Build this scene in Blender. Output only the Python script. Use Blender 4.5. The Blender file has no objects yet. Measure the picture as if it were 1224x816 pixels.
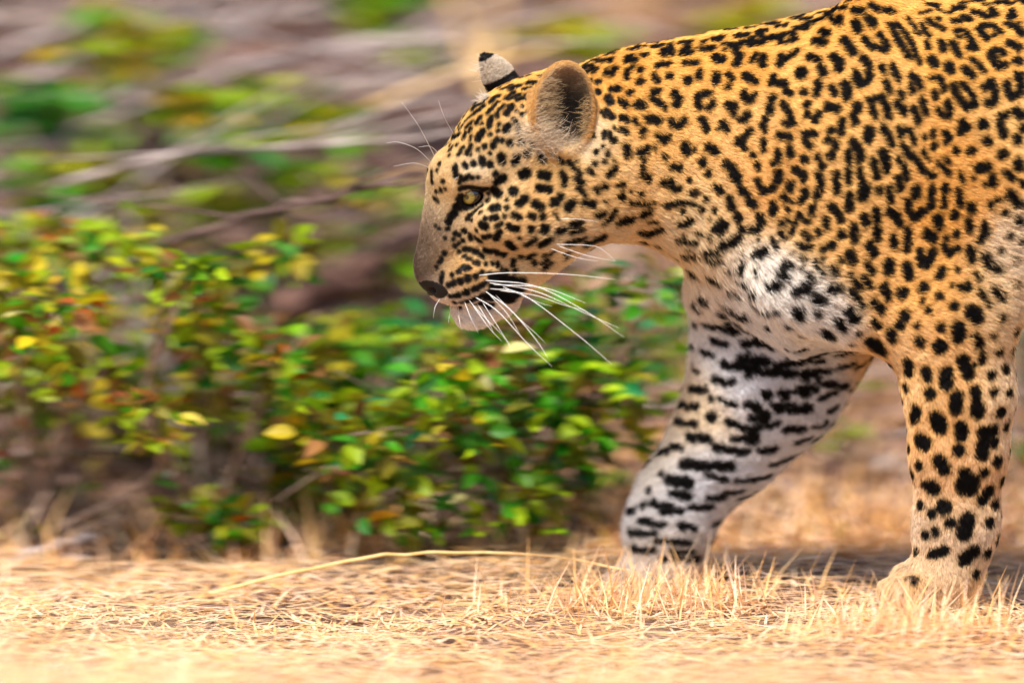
import bpy, math, random
import numpy as np
from mathutils import Vector
from mathutils.bvhtree import BVHTree

random.seed(7); rng = np.random.default_rng(11)
scene = bpy.context.scene
col = scene.collection
R = math.radians

# ------------------------------------------------------------------ camera, sky, sun, exposure
PITCH = R(7.0); DIST = 12.0; FPX = 12000.0; ZC = 0.31
CAM = np.array([0.0, -DIST*math.cos(PITCH), ZC + DIST*math.sin(PITCH)])
FWD = np.array([0.0, math.cos(PITCH), -math.sin(PITCH)])
RIGHT = np.array([1.0, 0.0, 0.0]); UP = np.array([0.0, math.sin(PITCH), math.cos(PITCH)])
cd = bpy.data.cameras.new('camera'); cam = bpy.data.objects.new('camera', cd); col.objects.link(cam)
cam.location = CAM; cam.rotation_euler = (R(90) - PITCH, 0, 0)
cd.sensor_width = 36.0; cd.lens = FPX/1224*36.0; cd.clip_start = 0.5; cd.clip_end = 2000
cd.dof.use_dof = True; cd.dof.focus_distance = DIST - 0.085
cd.dof.aperture_fstop = 2.5; cd.dof.aperture_ratio = 0.31
scene.camera = cam

SUN_EL, SUN_AZ = R(59), R(212)          # azimuth measured from +Y clockwise: sun behind the camera, to its left
w = bpy.data.worlds.new('World'); scene.world = w; w.use_nodes = True
nt = w.node_tree; bg = nt.nodes['Background']
sky = nt.nodes.new('ShaderNodeTexSky'); sky.sky_type = 'NISHITA'; sky.sun_disc = False
sky.sun_elevation = SUN_EL; sky.sun_rotation = SUN_AZ
sky.air_density = 1.0; sky.dust_density = 3.0; sky.ozone_density = 1.0
nt.links.new(sky.outputs[0], bg.inputs[0]); bg.inputs[1].default_value = 0.07
sd = bpy.data.lights.new('sun', 'SUN'); sun = bpy.data.objects.new('sun', sd); col.objects.link(sun)
sd.energy = 2.6; sd.angle = R(10); sd.color = (1.0, 0.93, 0.82)
sdir = Vector((math.sin(SUN_AZ)*math.cos(SUN_EL), math.cos(SUN_AZ)*math.cos(SUN_EL), math.sin(SUN_EL)))
sun.rotation_euler = sdir.to_track_quat('Z', 'Y').to_euler()
vs = scene.view_settings
vs.view_transform = 'Standard'; vs.look = 'None'; vs.gamma = 1.0; vs.use_curve_mapping = False
vs.exposure = 1.5
scene.cycles_curves.shape = 'RIBBONS'
scene.cycles.max_bounces = 8

# ------------------------------------------------------------------ helpers
def P(px, py, y=0.0):
    """world point that stands at depth y on the sight line of photo position (px, py)"""
    d = FWD + RIGHT*(px-612)/FPX + UP*(408-py)/FPX
    return CAM + d*((y-CAM[1])/d[1])

def srgb(*c):
    c = np.asarray(c, float)/255.0
    return np.where(c <= 0.04045, c/12.92, ((c+0.055)/1.055)**2.4)

def tag(o, label=None, cat=None, group=None, kind=None):
    if label: o['label'] = label
    if cat: o['category'] = cat
    if group: o['group'] = group
    if kind: o['kind'] = kind
    return o

def empty(name, loc):
    o = bpy.data.objects.new(name, None); col.objects.link(o); o.location = loc
    o.empty_display_size = 0.05
    return o

def link(name, me, parent=None, mat=None):
    o = bpy.data.objects.new(name, me); col.objects.link(o)
    if mat is not None and not me.materials: me.materials.append(mat)
    if parent is not None:
        o.parent = parent
        o.matrix_parent_inverse = parent.matrix_world.inverted() if False else _inv(parent)
    return o
def _inv(p):
    from mathutils import Matrix
    return Matrix.Translation(-Vector(p.location))

def mesh(name, v, f, smooth=True):
    me = bpy.data.meshes.new(name)
    v = np.asarray(v, np.float32)
    if isinstance(f, np.ndarray):
        n, k = f.shape
        me.vertices.add(len(v)); me.vertices.foreach_set('co', v.ravel())
        me.loops.add(n*k); me.loops.foreach_set('vertex_index', f.astype(np.int32).ravel())
        me.polygons.add(n); me.polygons.foreach_set('loop_start', np.arange(0, n*k, k, dtype=np.int32))
        me.update(calc_edges=True); me.validate()
    else:
        me.from_pydata([tuple(map(float, q)) for q in v], [], f)
    if smooth: me.polygons.foreach_set('use_smooth', np.ones(len(me.polygons), bool))
    return me

def vcol(me, name, c, domain='POINT'):
    a = me.attributes.new(name, 'FLOAT_COLOR', domain)
    c = np.asarray(c, np.float32)
    if c.shape[1] == 3: c = np.concatenate([c, np.ones((len(c), 1), np.float32)], 1)
    a.data.foreach_set('color', c.ravel())

def mat_base(name, rough=0.7, spec=0.3):
    m = bpy.data.materials.new(name); m.use_nodes = True
    b = m.node_tree.nodes['Principled BSDF']
    b.inputs['Roughness'].default_value = rough; b.inputs['Specular IOR Level'].default_value = spec
    return m, m.node_tree, b

def mat_attr(name, attr='col', rough=0.7, spec=0.3, noise=0.0, scale=60.0, translucent=0.0):
    m, t, b = mat_base(name, rough, spec)
    a = t.nodes.new('ShaderNodeAttribute'); a.attribute_name = attr
    out = a.outputs['Color']
    if noise:
        tc = t.nodes.new('ShaderNodeTexCoord'); n = t.nodes.new('ShaderNodeTexNoise')
        n.inputs['Scale'].default_value = scale; n.inputs['Detail'].default_value = 5
        t.links.new(tc.outputs['Object'], n.inputs['Vector'])
        r = t.nodes.new('ShaderNodeMapRange'); r.inputs['To Min'].default_value = 1-noise; r.inputs['To Max'].default_value = 1+noise
        r.inputs['From Min'].default_value = 0.3; r.inputs['From Max'].default_value = 0.7
        t.links.new(n.outputs['Fac'], r.inputs['Value'])
        mx = t.nodes.new('ShaderNodeVectorMath'); mx.operation = 'SCALE'
        t.links.new(out, mx.inputs[0]); t.links.new(r.outputs[0], mx.inputs['Scale']); out = mx.outputs[0]
    t.links.new(out, b.inputs['Base Color'])
    if translucent:
        tr = t.nodes.new('ShaderNodeBsdfTranslucent'); t.links.new(out, tr.inputs['Color'])
        ms = t.nodes.new('ShaderNodeMixShader'); ms.inputs[0].default_value = translucent
        t.links.new(b.outputs[0], ms.inputs[1]); t.links.new(tr.outputs[0], ms.inputs[2])
        t.links.new(ms.outputs[0], t.nodes['Material Output'].inputs[0])
    return m

def mat_noise(name, c0, c1, scale=30, rough=0.8, spec=0.2, bump=0.3, stretch=(1, 1, 1), rand=0.0, translucent=0.0):
    m, t, b = mat_base(name, rough, spec)
    tc = t.nodes.new('ShaderNodeTexCoord'); mp = t.nodes.new('ShaderNodeMapping')
    mp.inputs['Scale'].default_value = stretch
    n = t.nodes.new('ShaderNodeTexNoise'); n.inputs['Scale'].default_value = scale; n.inputs['Detail'].default_value = 6
    t.links.new(tc.outputs['Object'], mp.inputs[0]); t.links.new(mp.outputs[0], n.inputs['Vector'])
    cr = t.nodes.new('ShaderNodeValToRGB')
    cr.color_ramp.elements[0].position = 0.32; cr.color_ramp.elements[1].position = 0.68
    cr.color_ramp.elements[0].color = (*c0, 1); cr.color_ramp.elements[1].color = (*c1, 1)
    t.links.new(n.outputs['Fac'], cr.inputs[0]); out = cr.outputs[0]
    if rand:
        oi = t.nodes.new('ShaderNodeObjectInfo'); hs = t.nodes.new('ShaderNodeHueSaturation')
        r1 = t.nodes.new('ShaderNodeMapRange'); r1.inputs['To Min'].default_value = 0.5-rand*0.06; r1.inputs['To Max'].default_value = 0.5+rand*0.06
        r2 = t.nodes.new('ShaderNodeMapRange'); r2.inputs['To Min'].default_value = 1-rand*0.45; r2.inputs['To Max'].default_value = 1+rand*0.45
        ml = t.nodes.new('ShaderNodeMath'); ml.operation = 'MULTIPLY'; ml.inputs[1].default_value = 7.31
        fr = t.nodes.new('ShaderNodeMath'); fr.operation = 'FRACT'
        t.links.new(oi.outputs['Random'], r1.inputs[0]); t.links.new(oi.outputs['Random'], ml.inputs[0])
        t.links.new(ml.outputs[0], fr.inputs[0]); t.links.new(fr.outputs[0], r2.inputs[0])
        t.links.new(r1.outputs[0], hs.inputs['Hue']); t.links.new(r2.outputs[0], hs.inputs['Value'])
        t.links.new(out, hs.inputs['Color']); out = hs.outputs[0]
    t.links.new(out, b.inputs['Base Color'])
    if bump:
        bp = t.nodes.new('ShaderNodeBump'); bp.inputs['Strength'].default_value = bump; bp.inputs['Distance'].default_value = 0.01
        t.links.new(n.outputs['Fac'], bp.inputs['Height']); t.links.new(bp.outputs[0], b.inputs['Normal'])
    if translucent:
        tr = t.nodes.new('ShaderNodeBsdfTranslucent'); t.links.new(out, tr.inputs['Color'])
        ms = t.nodes.new('ShaderNodeMixShader'); ms.inputs[0].default_value = translucent
        t.links.new(b.outputs[0], ms.inputs[1]); t.links.new(tr.outputs[0], ms.inputs[2])
        t.links.new(ms.outputs[0], t.nodes['Material Output'].inputs[0])
    return m

def bez(pts, n):
    """Catmull-Rom through pts -> n points"""
    p = np.asarray(pts, float)
    if len(p) == 2: return np.linspace(p[0], p[1], n)
    q = np.vstack([2*p[0]-p[1], p, 2*p[-1]-p[-2]])
    out = []
    for s in np.linspace(0, len(p)-1, n):
        i = min(int(s), len(p)-2); t = s-i
        a, b, c, d = q[i], q[i+1], q[i+2], q[i+3]
        out.append(0.5*((2*b)+(-a+c)*t+(2*a-5*b+4*c-d)*t*t+(-a+3*b-3*c+d)*t**3))
    return np.array(out)

def tube(path, r0, r1, sides=6, wob=0.0, rad=None):
    p = np.asarray(path, float); n = len(p)
    t = np.gradient(p, axis=0); t /= np.linalg.norm(t, axis=1)[:, None]+1e-9
    ref = np.array([0.13, 0.21, 0.97]) if abs(t[0][2]) < 0.9 else np.array([1.0, 0.1, 0])
    v = []; f = []
    rr = np.linspace(r0, r1, n) if rad is None else np.asarray(rad)
    for i in range(n):
        a = np.cross(t[i], ref); a /= np.linalg.norm(a); b = np.cross(t[i], a)
        for k in range(sides):
            th = 2*math.pi*k/sides
            r = rr[i]*(1+wob*random.uniform(-1, 1))
            v.append(p[i]+r*(a*math.cos(th)+b*math.sin(th)))
    for i in range(n-1):
        for k in range(sides):
            k2 = (k+1) % sides
            f.append((i*sides+k, i*sides+k2, (i+1)*sides+k2, (i+1)*sides+k))
    v.append(p[0]-t[0]*r0*0.3); v.append(p[-1]+t[-1]*rr[-1]*0.5)
    a0, a1 = len(v)-2, len(v)-1
    for k in range(sides):
        k2 = (k+1) % sides
        f.append((a0, k2, k)); f.append((a1, (n-1)*sides+k, (n-1)*sides+k2))
    return v, f

# ------------------------------------------------------------------ ground
def ground_h(x, y):
    s = np.clip((np.asarray(y)-0.75)/6.0, 0, 1)            # a bank rises behind the verge and levels off
    bank = 1.75*(s-s*s*0.5)*np.clip((np.asarray(y)-0.75)/0.5, 0, 1)*1.0
    return bank+(0.012*np.sin(x*2.1+0.7)*np.sin(y*1.7+0.2) + 0.007*np.sin(x*5.3+y*3.1) + 0.004*np.sin(x*11-y*9)) * np.exp(-((np.abs(y)-0)/14)**2)
gx = np.concatenate([-np.geomspace(400, 4.2, 26), np.linspace(-4, 4, 120), np.geomspace(4.2, 400, 26)])
gy = np.concatenate([-np.geomspace(400, 14.5, 14), np.linspace(-14, 12, 240), np.geomspace(12.5, 500, 26)])
GX, GY = np.meshgrid(gx, gy, indexing='ij')
GZ = ground_h(GX, GY) - 0.012
gv = np.stack([GX, GY, GZ], -1).reshape(-1, 3)
nx, ny = len(gx), len(gy)
ii, jj = np.meshgrid(np.arange(nx-1), np.arange(ny-1), indexing='ij')
gf = np.stack([ii*ny+jj, (ii+1)*ny+jj, (ii+1)*ny+jj+1, ii*ny+jj+1], -1).reshape(-1, 4)
m_ground = mat_noise('dry_earth', srgb(52, 38, 36), srgb(116, 92, 86), scale=2.6, rough=0.95, spec=0.1, bump=0.6)
ground = link('ground', mesh('ground', gv, gf), None, m_ground)
tag(ground, 'dry brown earth strewn with litter under the leopard', 'ground', kind='structure')

# ------------------------------------------------------------------ leopard: one body surface grown from a distance field
YAW = R(18); PIV = 690; HY0 = -0.005
def H(px, py, u=0.0):
    """head point: midline photo position plus sideways offset u (mm, + = far side)"""
    ym = HY0 - (PIV-px)/1000*math.tan(YAW)
    m = P(px, py, ym); u = u/1000
    return m + np.array([-u*math.sin(YAW), u*math.cos(YAW), 0])
def B(px, py, y=0.0): return P(px, py, y/1000)

PR = []   # (kind, params, k, mode)
def cone(a, ra, b, rb, ysc=1.0, k=25, head=False):
    PR.append(('cone', (np.array(a), ra/1000, np.array(b), rb/1000, ysc, head), k/1000, 'add'))
def ell(c, r, k=25, rot=None, mode='add'):
    PR.append(('ell', (np.array(c), np.array(r)/1000, rot), k/1000, mode))
def rotm(axis, ang):
    from mathutils import Matrix
    return np.array(Matrix.Rotation(ang, 3, axis))
HR = rotm('Z', YAW)            # head frame -> world (head looks along -x)
def chain(pts, ysc, k=25):
    for (a, ra), (b, rb) in zip(pts[:-1], pts[1:]): cone(a, ra, b, rb, ysc, k)

# torso, neck
chain([(B(690, 184), 101), (B(780, 172), 110), (B(860, 175), 127), (B(950, 200), 162)], 0.70, 24)
chain([(B(950, 205), 160), (B(1030, 212), 196), (B(1140, 196), 188), (B(1240, 186), 184), (B(1420, 186), 172),
       (B(1600, 196), 160), (B(1720, 190), 165), (B(1830, 215), 140)], 0.70, 40)
# near shoulder and fore leg
chain([(B(1046, 36, -45), 44), (B(1010, 190, -82), 84), (B(1000, 310, -92), 74)], 0.55, 35)
chain([(B(985, 318, -90), 74), (B(1130, 372, -102), 76)], 0.62, 35)
chain([(B(1095, 150, -78), 84), (B(1148, 330, -100), 68)], 0.6, 35)
chain([(B(1133, 385, -102), 74), (B(1147, 470, -102), 60), (B(1146, 540, -100), 52), (B(1143, 625, -100), 45), (B(1136, 672, -102), 42)], 0.74, 22)
def paw(cx, cy, y):
    cone(B(cx, cy, y), 36, B(cx-34, cy+10, y), 30, 1.05, 14)
    for i, (dy, f) in enumerate(((-34, -50), (-12, -62), (12, -62), (34, -50))):
        cone(B(cx-26, cy+10, y+dy*0.8), 17, B(cx+f, cy+16, y+dy), 15, 1.0, 8)
paw(1128, 690, -102)
# far fore leg, swung forward
chain([(B(965, 290, 50), 100), (B(945, 385, 78), 98), (B(915, 455, 84), 86), (B(870, 525, 90), 62), (B(814, 592, 94), 46), (B(797, 636, 94), 44), (B(796, 672, 94), 39)], 0.72, 30)
cone(B(864, 356, 45), 40, B(905, 420, 70), 70, 0.8, 28)
cone(B(862, 340, 10), 34, B(930, 325, 5), 100, 0.9, 30)
paw(796, 684, 94)
# hind legs, tail (outside the frame, a step to the side shows them)
for s, fx in ((-1, 0), (1, -150)):
    y = s*95
    chain([(B(1800, 230, y*0.8), 120), (B(1760+fx*0.5, 380, y), 95), (B(1850+fx, 520, y), 52), (B(1905+fx, 590, y), 38), (B(1870+fx, 680, y), 34)], 0.6, 30)
    paw(1865+fx, 690, y)
chain([(B(1900, 170), 48), (B(2020, 240), 32), (B(2120, 420), 28), (B(2230, 560), 27), (B(2360, 560), 26), (B(2440, 480), 22)], 1.0, 30)
# ---- head
ell(H(640, 177), (86, 72, 82), 28, HR)
ell(H(599, 184), (56, 54, 62), 25, HR)
cone(H(551, 209), 37, H(598, 178), 45, 1.15, 16)
cone(H(548, 226), 37, H(523, 308), 26, 0.82, 14)
ell(H(521, 322), (25, 21, 29), 10, HR)
for s in (-1, 1):
    ell(H(566, 206, s*36), (24, 16, 13), 12, HR)                 # brow ridge
    ell(H(560, 332, s*24), (43, 27, 30), 10, HR)                 # whisker pad
    ell(H(536, 338, s*14), (25, 16, 24), 10, HR)
    ell(H(592, 262, s*46), (40, 24, 30), 18, HR)                 # cheek bone
    ell(H(640, 247, s*48), (60, 34, 53), 20, HR)                 # jaw muscle
    cone(H(600, 338, s*24), 21, H(662, 276, s*40), 27, 0.8, 12)  # jaw bar
    ell(H(700, 215, s*52), (60, 40, 66), 28, HR)                 # ruff behind the cheek
cone(H(572, 363), 21, H(635, 310), 24, 1.0, 12)
cone(H(566, 367), 21, H(598, 354), 24, 1.0, 8)                  # chin and lower jaw
ell(H(566, 370), (27, 21, 20), 8, HR)
ell(H(585, 285), (52, 42, 62), 20, HR)
cone(H(640, 282), 24, H(730, 224), 46, 1.05, 12)                 # throat
# nostril, lip groove
ell(H(512, 345, -15), (7, 5, 4), 3, HR, 'sub')
ell(H(512, 345, 15), (7, 5, 4), 3, HR, 'sub')

def bounds(pr):
    a = pr[1]
    if pr[0] == 'cone':
        A, ra, Bq, rb, ys, _ = a
        g = np.array([1, max(1, ys), 1])
        return np.minimum(A-ra*g, Bq-rb*g)-0.05, np.maximum(A+ra*g, Bq+rb*g)+0.05
    return a[0]-a[1].max()-0.03, a[0]+a[1].max()+0.03
def dist(pr, q):
    a = pr[1]
    if pr[0] == 'cone':
        A, ra, Bq, rb, ys, _ = a
        s = np.array([1, 1/ys, 1], q.dtype); a_ = (A*s).astype(q.dtype); b_ = (Bq*s).astype(q.dtype); qq = q*s-a_; ba = b_-a_
        t = np.clip(qq@ba/(ba@ba), 0, 1)
        e = np.sqrt(((qq-t[:, None]*ba)**2).sum(1))-(ra+(rb-ra)*t)
        return e*(1.0 if ys >= 1 else 0.5+0.5*ys)
    c, r, rot = a
    l = (q-c.astype(q.dtype)); l = l@rot.astype(q.dtype) if rot is not None else l
    r = r.astype(q.dtype)
    k0 = np.sqrt(((l/r)**2).sum(1)); k1 = np.sqrt(((l/(r*r))**2).sum(1))+1e-9
    return k0*(k0-1)/k1
def blend(o, e, k, mode):
    if mode == 'add':
        h = np.maximum(k-np.abs(o-e), 0)/k
        return np.minimum(o, e)-h*h*k*0.25
    h = np.maximum(k-np.abs(o+e), 0)/k
    return np.maximum(o, -e)+h*h*k*0.25
def sdf_base(p, prims):
    order = np.argsort(p[:, 0]); ps = p[order]; xs = np.ascontiguousarray(ps[:, 0])
    d = np.full(len(p), 0.5)
    for pr in prims:
        lo, hi = bounds(pr)
        i0, i1 = np.searchsorted(xs, [lo[0], hi[0]])
        if i1 <= i0: continue
        q = ps[i0:i1]
        m = np.nonzero((q[:, 2] > lo[2]) & (q[:, 2] < hi[2]) & (q[:, 1] > lo[1]) & (q[:, 1] < hi[1]))[0]
        if len(m) == 0: continue
        d[i0+m] = blend(d[i0+m], dist(pr, q[m]), pr[2], pr[3])
    out = np.empty(len(p)); out[order] = d
    return out
def sdf(p): return sdf_base(np.asarray(p, np.float64), PR)
def grad(p, e=0.0008):
    g = np.zeros_like(p)
    for i in range(3):
        o = np.zeros(3); o[i] = e
        g[:, i] = sdf(p+o)-sdf(p-o)
    return g/(np.linalg.norm(g, axis=1)[:, None]+1e-12)
def trace(px, py):
    d = P(px, py, 0.3)-P(px, py, -0.3); d /= np.linalg.norm(d)
    q = P(px, py, -0.3).reshape(1, 3)
    for _ in range(110):
        q = q+d*min(max(float(sdf(q)[0])*0.7, 0.00005), 0.01)
    return q[0]
# eyes: a ball let into each socket
EYE_R = 0.0145
e_hit = trace(566, 236); e_n = grad(e_hit.reshape(1, 3))[0]
EYE_N = e_hit - e_n*0.0080
hm = H(566, 236); axis = np.array([-math.sin(YAW), math.cos(YAW), 0])
EYE_F = EYE_N - 2*((EYE_N-hm)@axis)*axis
for e in (EYE_N, EYE_F):
    PR.append(('ell', (e, np.array([1, 1, 1])*(EYE_R+0.0008), None), 0.002, 'sub'))
for e, s_ in ((EYE_N, -1), (EYE_F, 1)):                 # upper lids
    ell(e+HR@np.array([0.0, s_*0.0035, 0.0125]), (17, 11.5, 5.5), 3, HR)
# ears: cupped shells
def ear(c, outer, inner, shift, rot):
    ell(c, outer, 14, rot)
    PR.append(('ell', (np.array(c)+rot@(np.array(shift)/1000), np.array(inner)/1000, rot), 0.006, 'sub'))
rn = rotm('Z', R(12)) @ rotm('X', R(-10)) @ rotm('Y', R(8))
EAR_N = np.array(H(676, 134, -62)); 
EAR_N = P(673, 130, EAR_N[1]-0.012)
ear(EAR_N, (37, 21, 56), (33, 24, 50), (1, -12, -1), rn)
rf = rotm('Y', R(-24)) @ rotm('Z', R(150)) @ rotm('X', R(-8))
EAR_F = P(604, 106, H(620, 110, 60)[1])
ear(EAR_F, (22, 14, 44), (17, 16, 38), (0, -11, 0), rf)
cone(EAR_F+rf@np.array([0, 0.004, 0.022]), 15, EAR_F+rf@np.array([0.004, 0.004, 0.045]), 5, 0.6, 10)

# ---- surface extraction (surface nets on a graded grid)
def axis_pts(segs):
    out = []
    for a, b, s in segs: out.append(np.arange(a, b, s))
    return np.concatenate(out)
ax = axis_pts([(-0.15, 0.14, 0.0029), (0.14, 0.66, 0.005), (0.66, 1.95, 0.012)])
ay = axis_pts([(-0.19, 0.195, 0.0036)])
az = axis_pts([(-0.03, 0.315, 0.005), (0.315, 0.80, 0.0029)])
D = np.full((len(ax), len(ay), len(az)), 0.5, np.float32)
for pr in PR:                                         # every shape only touches its own block of the grid
    lo, hi = bounds(pr)
    i0, i1 = np.searchsorted(ax, [lo[0], hi[0]]); j0, j1 = np.searchsorted(ay, [lo[1], hi[1]]); k0, k1 = np.searchsorted(az, [lo[2], hi[2]])
    if i1 <= i0 or j1 <= j0 or k1 <= k0: continue
    q = np.stack(np.meshgrid(ax[i0:i1], ay[j0:j1], az[k0:k1], indexing='ij'), -1).reshape(-1, 3).astype(np.float32)
    blk = D[i0:i1, j0:j1, k0:k1]
    D[i0:i1, j0:j1, k0:k1] = blend(blk.ravel(), dist(pr, q), pr[2], pr[3]).reshape(blk.shape)
S = D < 0
def surface_nets():
    nx, ny, nz = (n-1 for n in D.shape)
    cnt = np.zeros((nx, ny, nz), np.uint8); pos = np.zeros((nx, ny, nz, 3), np.float32)
    corners = [(a, b, c) for a in (0, 1) for b in (0, 1) for c in (0, 1)]
    inside = np.zeros((nx, ny, nz), np.uint8)
    for a, b, c in corners: inside += S[a:a+nx, b:b+ny, c:c+nz]
    act = (inside > 0) & (inside < 8)
    idx = np.argwhere(act)
    acc = np.zeros((len(idx), 3)); n = np.zeros(len(idx))
    AX = (ax, ay, az)
    for d in range(3):
        o1, o2 = [k for k in range(3) if k != d]
        for u in (0, 1):
            for v in (0, 1):
                c0 = idx.copy(); c0[:, o1] += u; c0[:, o2] += v
                c1 = c0.copy(); c1[:, d] += 1
                d0 = D[c0[:, 0], c0[:, 1], c0[:, 2]]; d1 = D[c1[:, 0], c1[:, 1], c1[:, 2]]
                x = (d0 < 0) != (d1 < 0)
                t = np.where(x, d0/(d0-d1+1e-12), 0)
                q = np.zeros((len(idx), 3))
                q[:, o1] = AX[o1][c0[:, o1]]; q[:, o2] = AX[o2][c0[:, o2]]
                q[:, d] = AX[d][c0[:, d]]*(1-t)+AX[d][c1[:, d]]*t
                acc += q*x[:, None]; n += x
    V = acc/n[:, None]
    vid = np.full((nx, ny, nz), -1, np.int32); vid[act] = np.arange(len(idx))
    F = []
    for d in range(3):
        o1, o2 = (d+1) % 3, (d+2) % 3
        sl0 = [slice(None)]*3; sl1 = [slice(None)]*3
        sl0[d] = slice(0, -1); sl1[d] = slice(1, None)
        x = S[tuple(sl0)] != S[tuple(sl1)]
        e = np.argwhere(x)
        e = e[(e[:, o1] > 0) & (e[:, o2] > 0) & (e[:, o1] < D.shape[o1]-1) & (e[:, o2] < D.shape[o2]-1)]
        def cid(a, b):
            c = e.copy(); c[:, o1] -= a; c[:, o2] -= b
            return vid[c[:, 0], c[:, 1], c[:, 2]]
        quad = np.stack([cid(1, 1), cid(0, 1), cid(0, 0), cid(1, 0)], 1)
        flip = ~S[e[:, 0], e[:, 1], e[:, 2]]
        quad[flip] = quad[flip][:, ::-1]
        F.append(quad)
    return V, np.concatenate(F)
V, F = surface_nets()
for _ in range(2):
    V = V - grad(V)*sdf(V)[:, None]*0.8
# keep the largest connected piece
lab = np.arange(len(V))
for _ in range(3000):
    m = lab[F].min(axis=1); new = lab.copy()
    for k in range(4): np.minimum.at(new, F[:, k], m)
    for _j in range(4): new = new[new]
    if (new == lab).all(): break
    lab = new
main = np.bincount(lab).argmax(); keep = lab == main
remap = np.cumsum(keep)-1
F = remap[F[keep[F].all(axis=1)]]; V = V[keep]
# one linear split so that the coat pattern sits finely on the skin
def split(V, F):
    E = np.concatenate([F[:, [0, 1]], F[:, [1, 2]], F[:, [2, 3]], F[:, [3, 0]]]); E.sort(axis=1)
    key = E[:, 0].astype(np.int64)*len(V)+E[:, 1]
    uq, inv = np.unique(key, return_inverse=True)
    a, b = uq//len(V), uq % len(V)
    em = (V[a]+V[b])/2; fc = V[F].mean(axis=1)
    n = len(F); e = [inv[i*n:(i+1)*n]+len(V) for i in range(4)]
    c = np.arange(n)+len(V)+len(uq)
    NF = np.concatenate([np.stack([F[:, i], e[i], c, e[i-1]], 1) for i in range(4)])
    return np.concatenate([V, em, fc]), NF
V0, F0 = V, F
V, F = split(V, F)
def normals(V, F):
    fn = np.cross(V[F[:, 2]]-V[F[:, 0]], V[F[:, 3]]-V[F[:, 1]]); n = np.zeros_like(V)
    for k in range(4):
        for i in range(3): n[:, i] += np.bincount(F[:, k], fn[:, i], len(V))
    return n/(np.linalg.norm(n, axis=1)[:, None]+1e-12)
N = normals(V, F)
tris = np.concatenate([F[:, [0, 1, 2]], F[:, [0, 2, 3]]])
bvh = BVHTree.FromPolygons(V0.tolist(), F0.tolist())
CAMV = Vector(CAM)
def hit(px, py):
    d = Vector(P(px, py, 0)) - CAMV; d.normalize()
    loc, nrm, i, dist = bvh.ray_cast(CAMV, d)
    if loc is None:
        loc, nrm, i, dist = bvh.find_nearest(Vector(P(px, py, -0.05)))
        if dist > 0.03: return None
    return np.array(loc)

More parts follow.
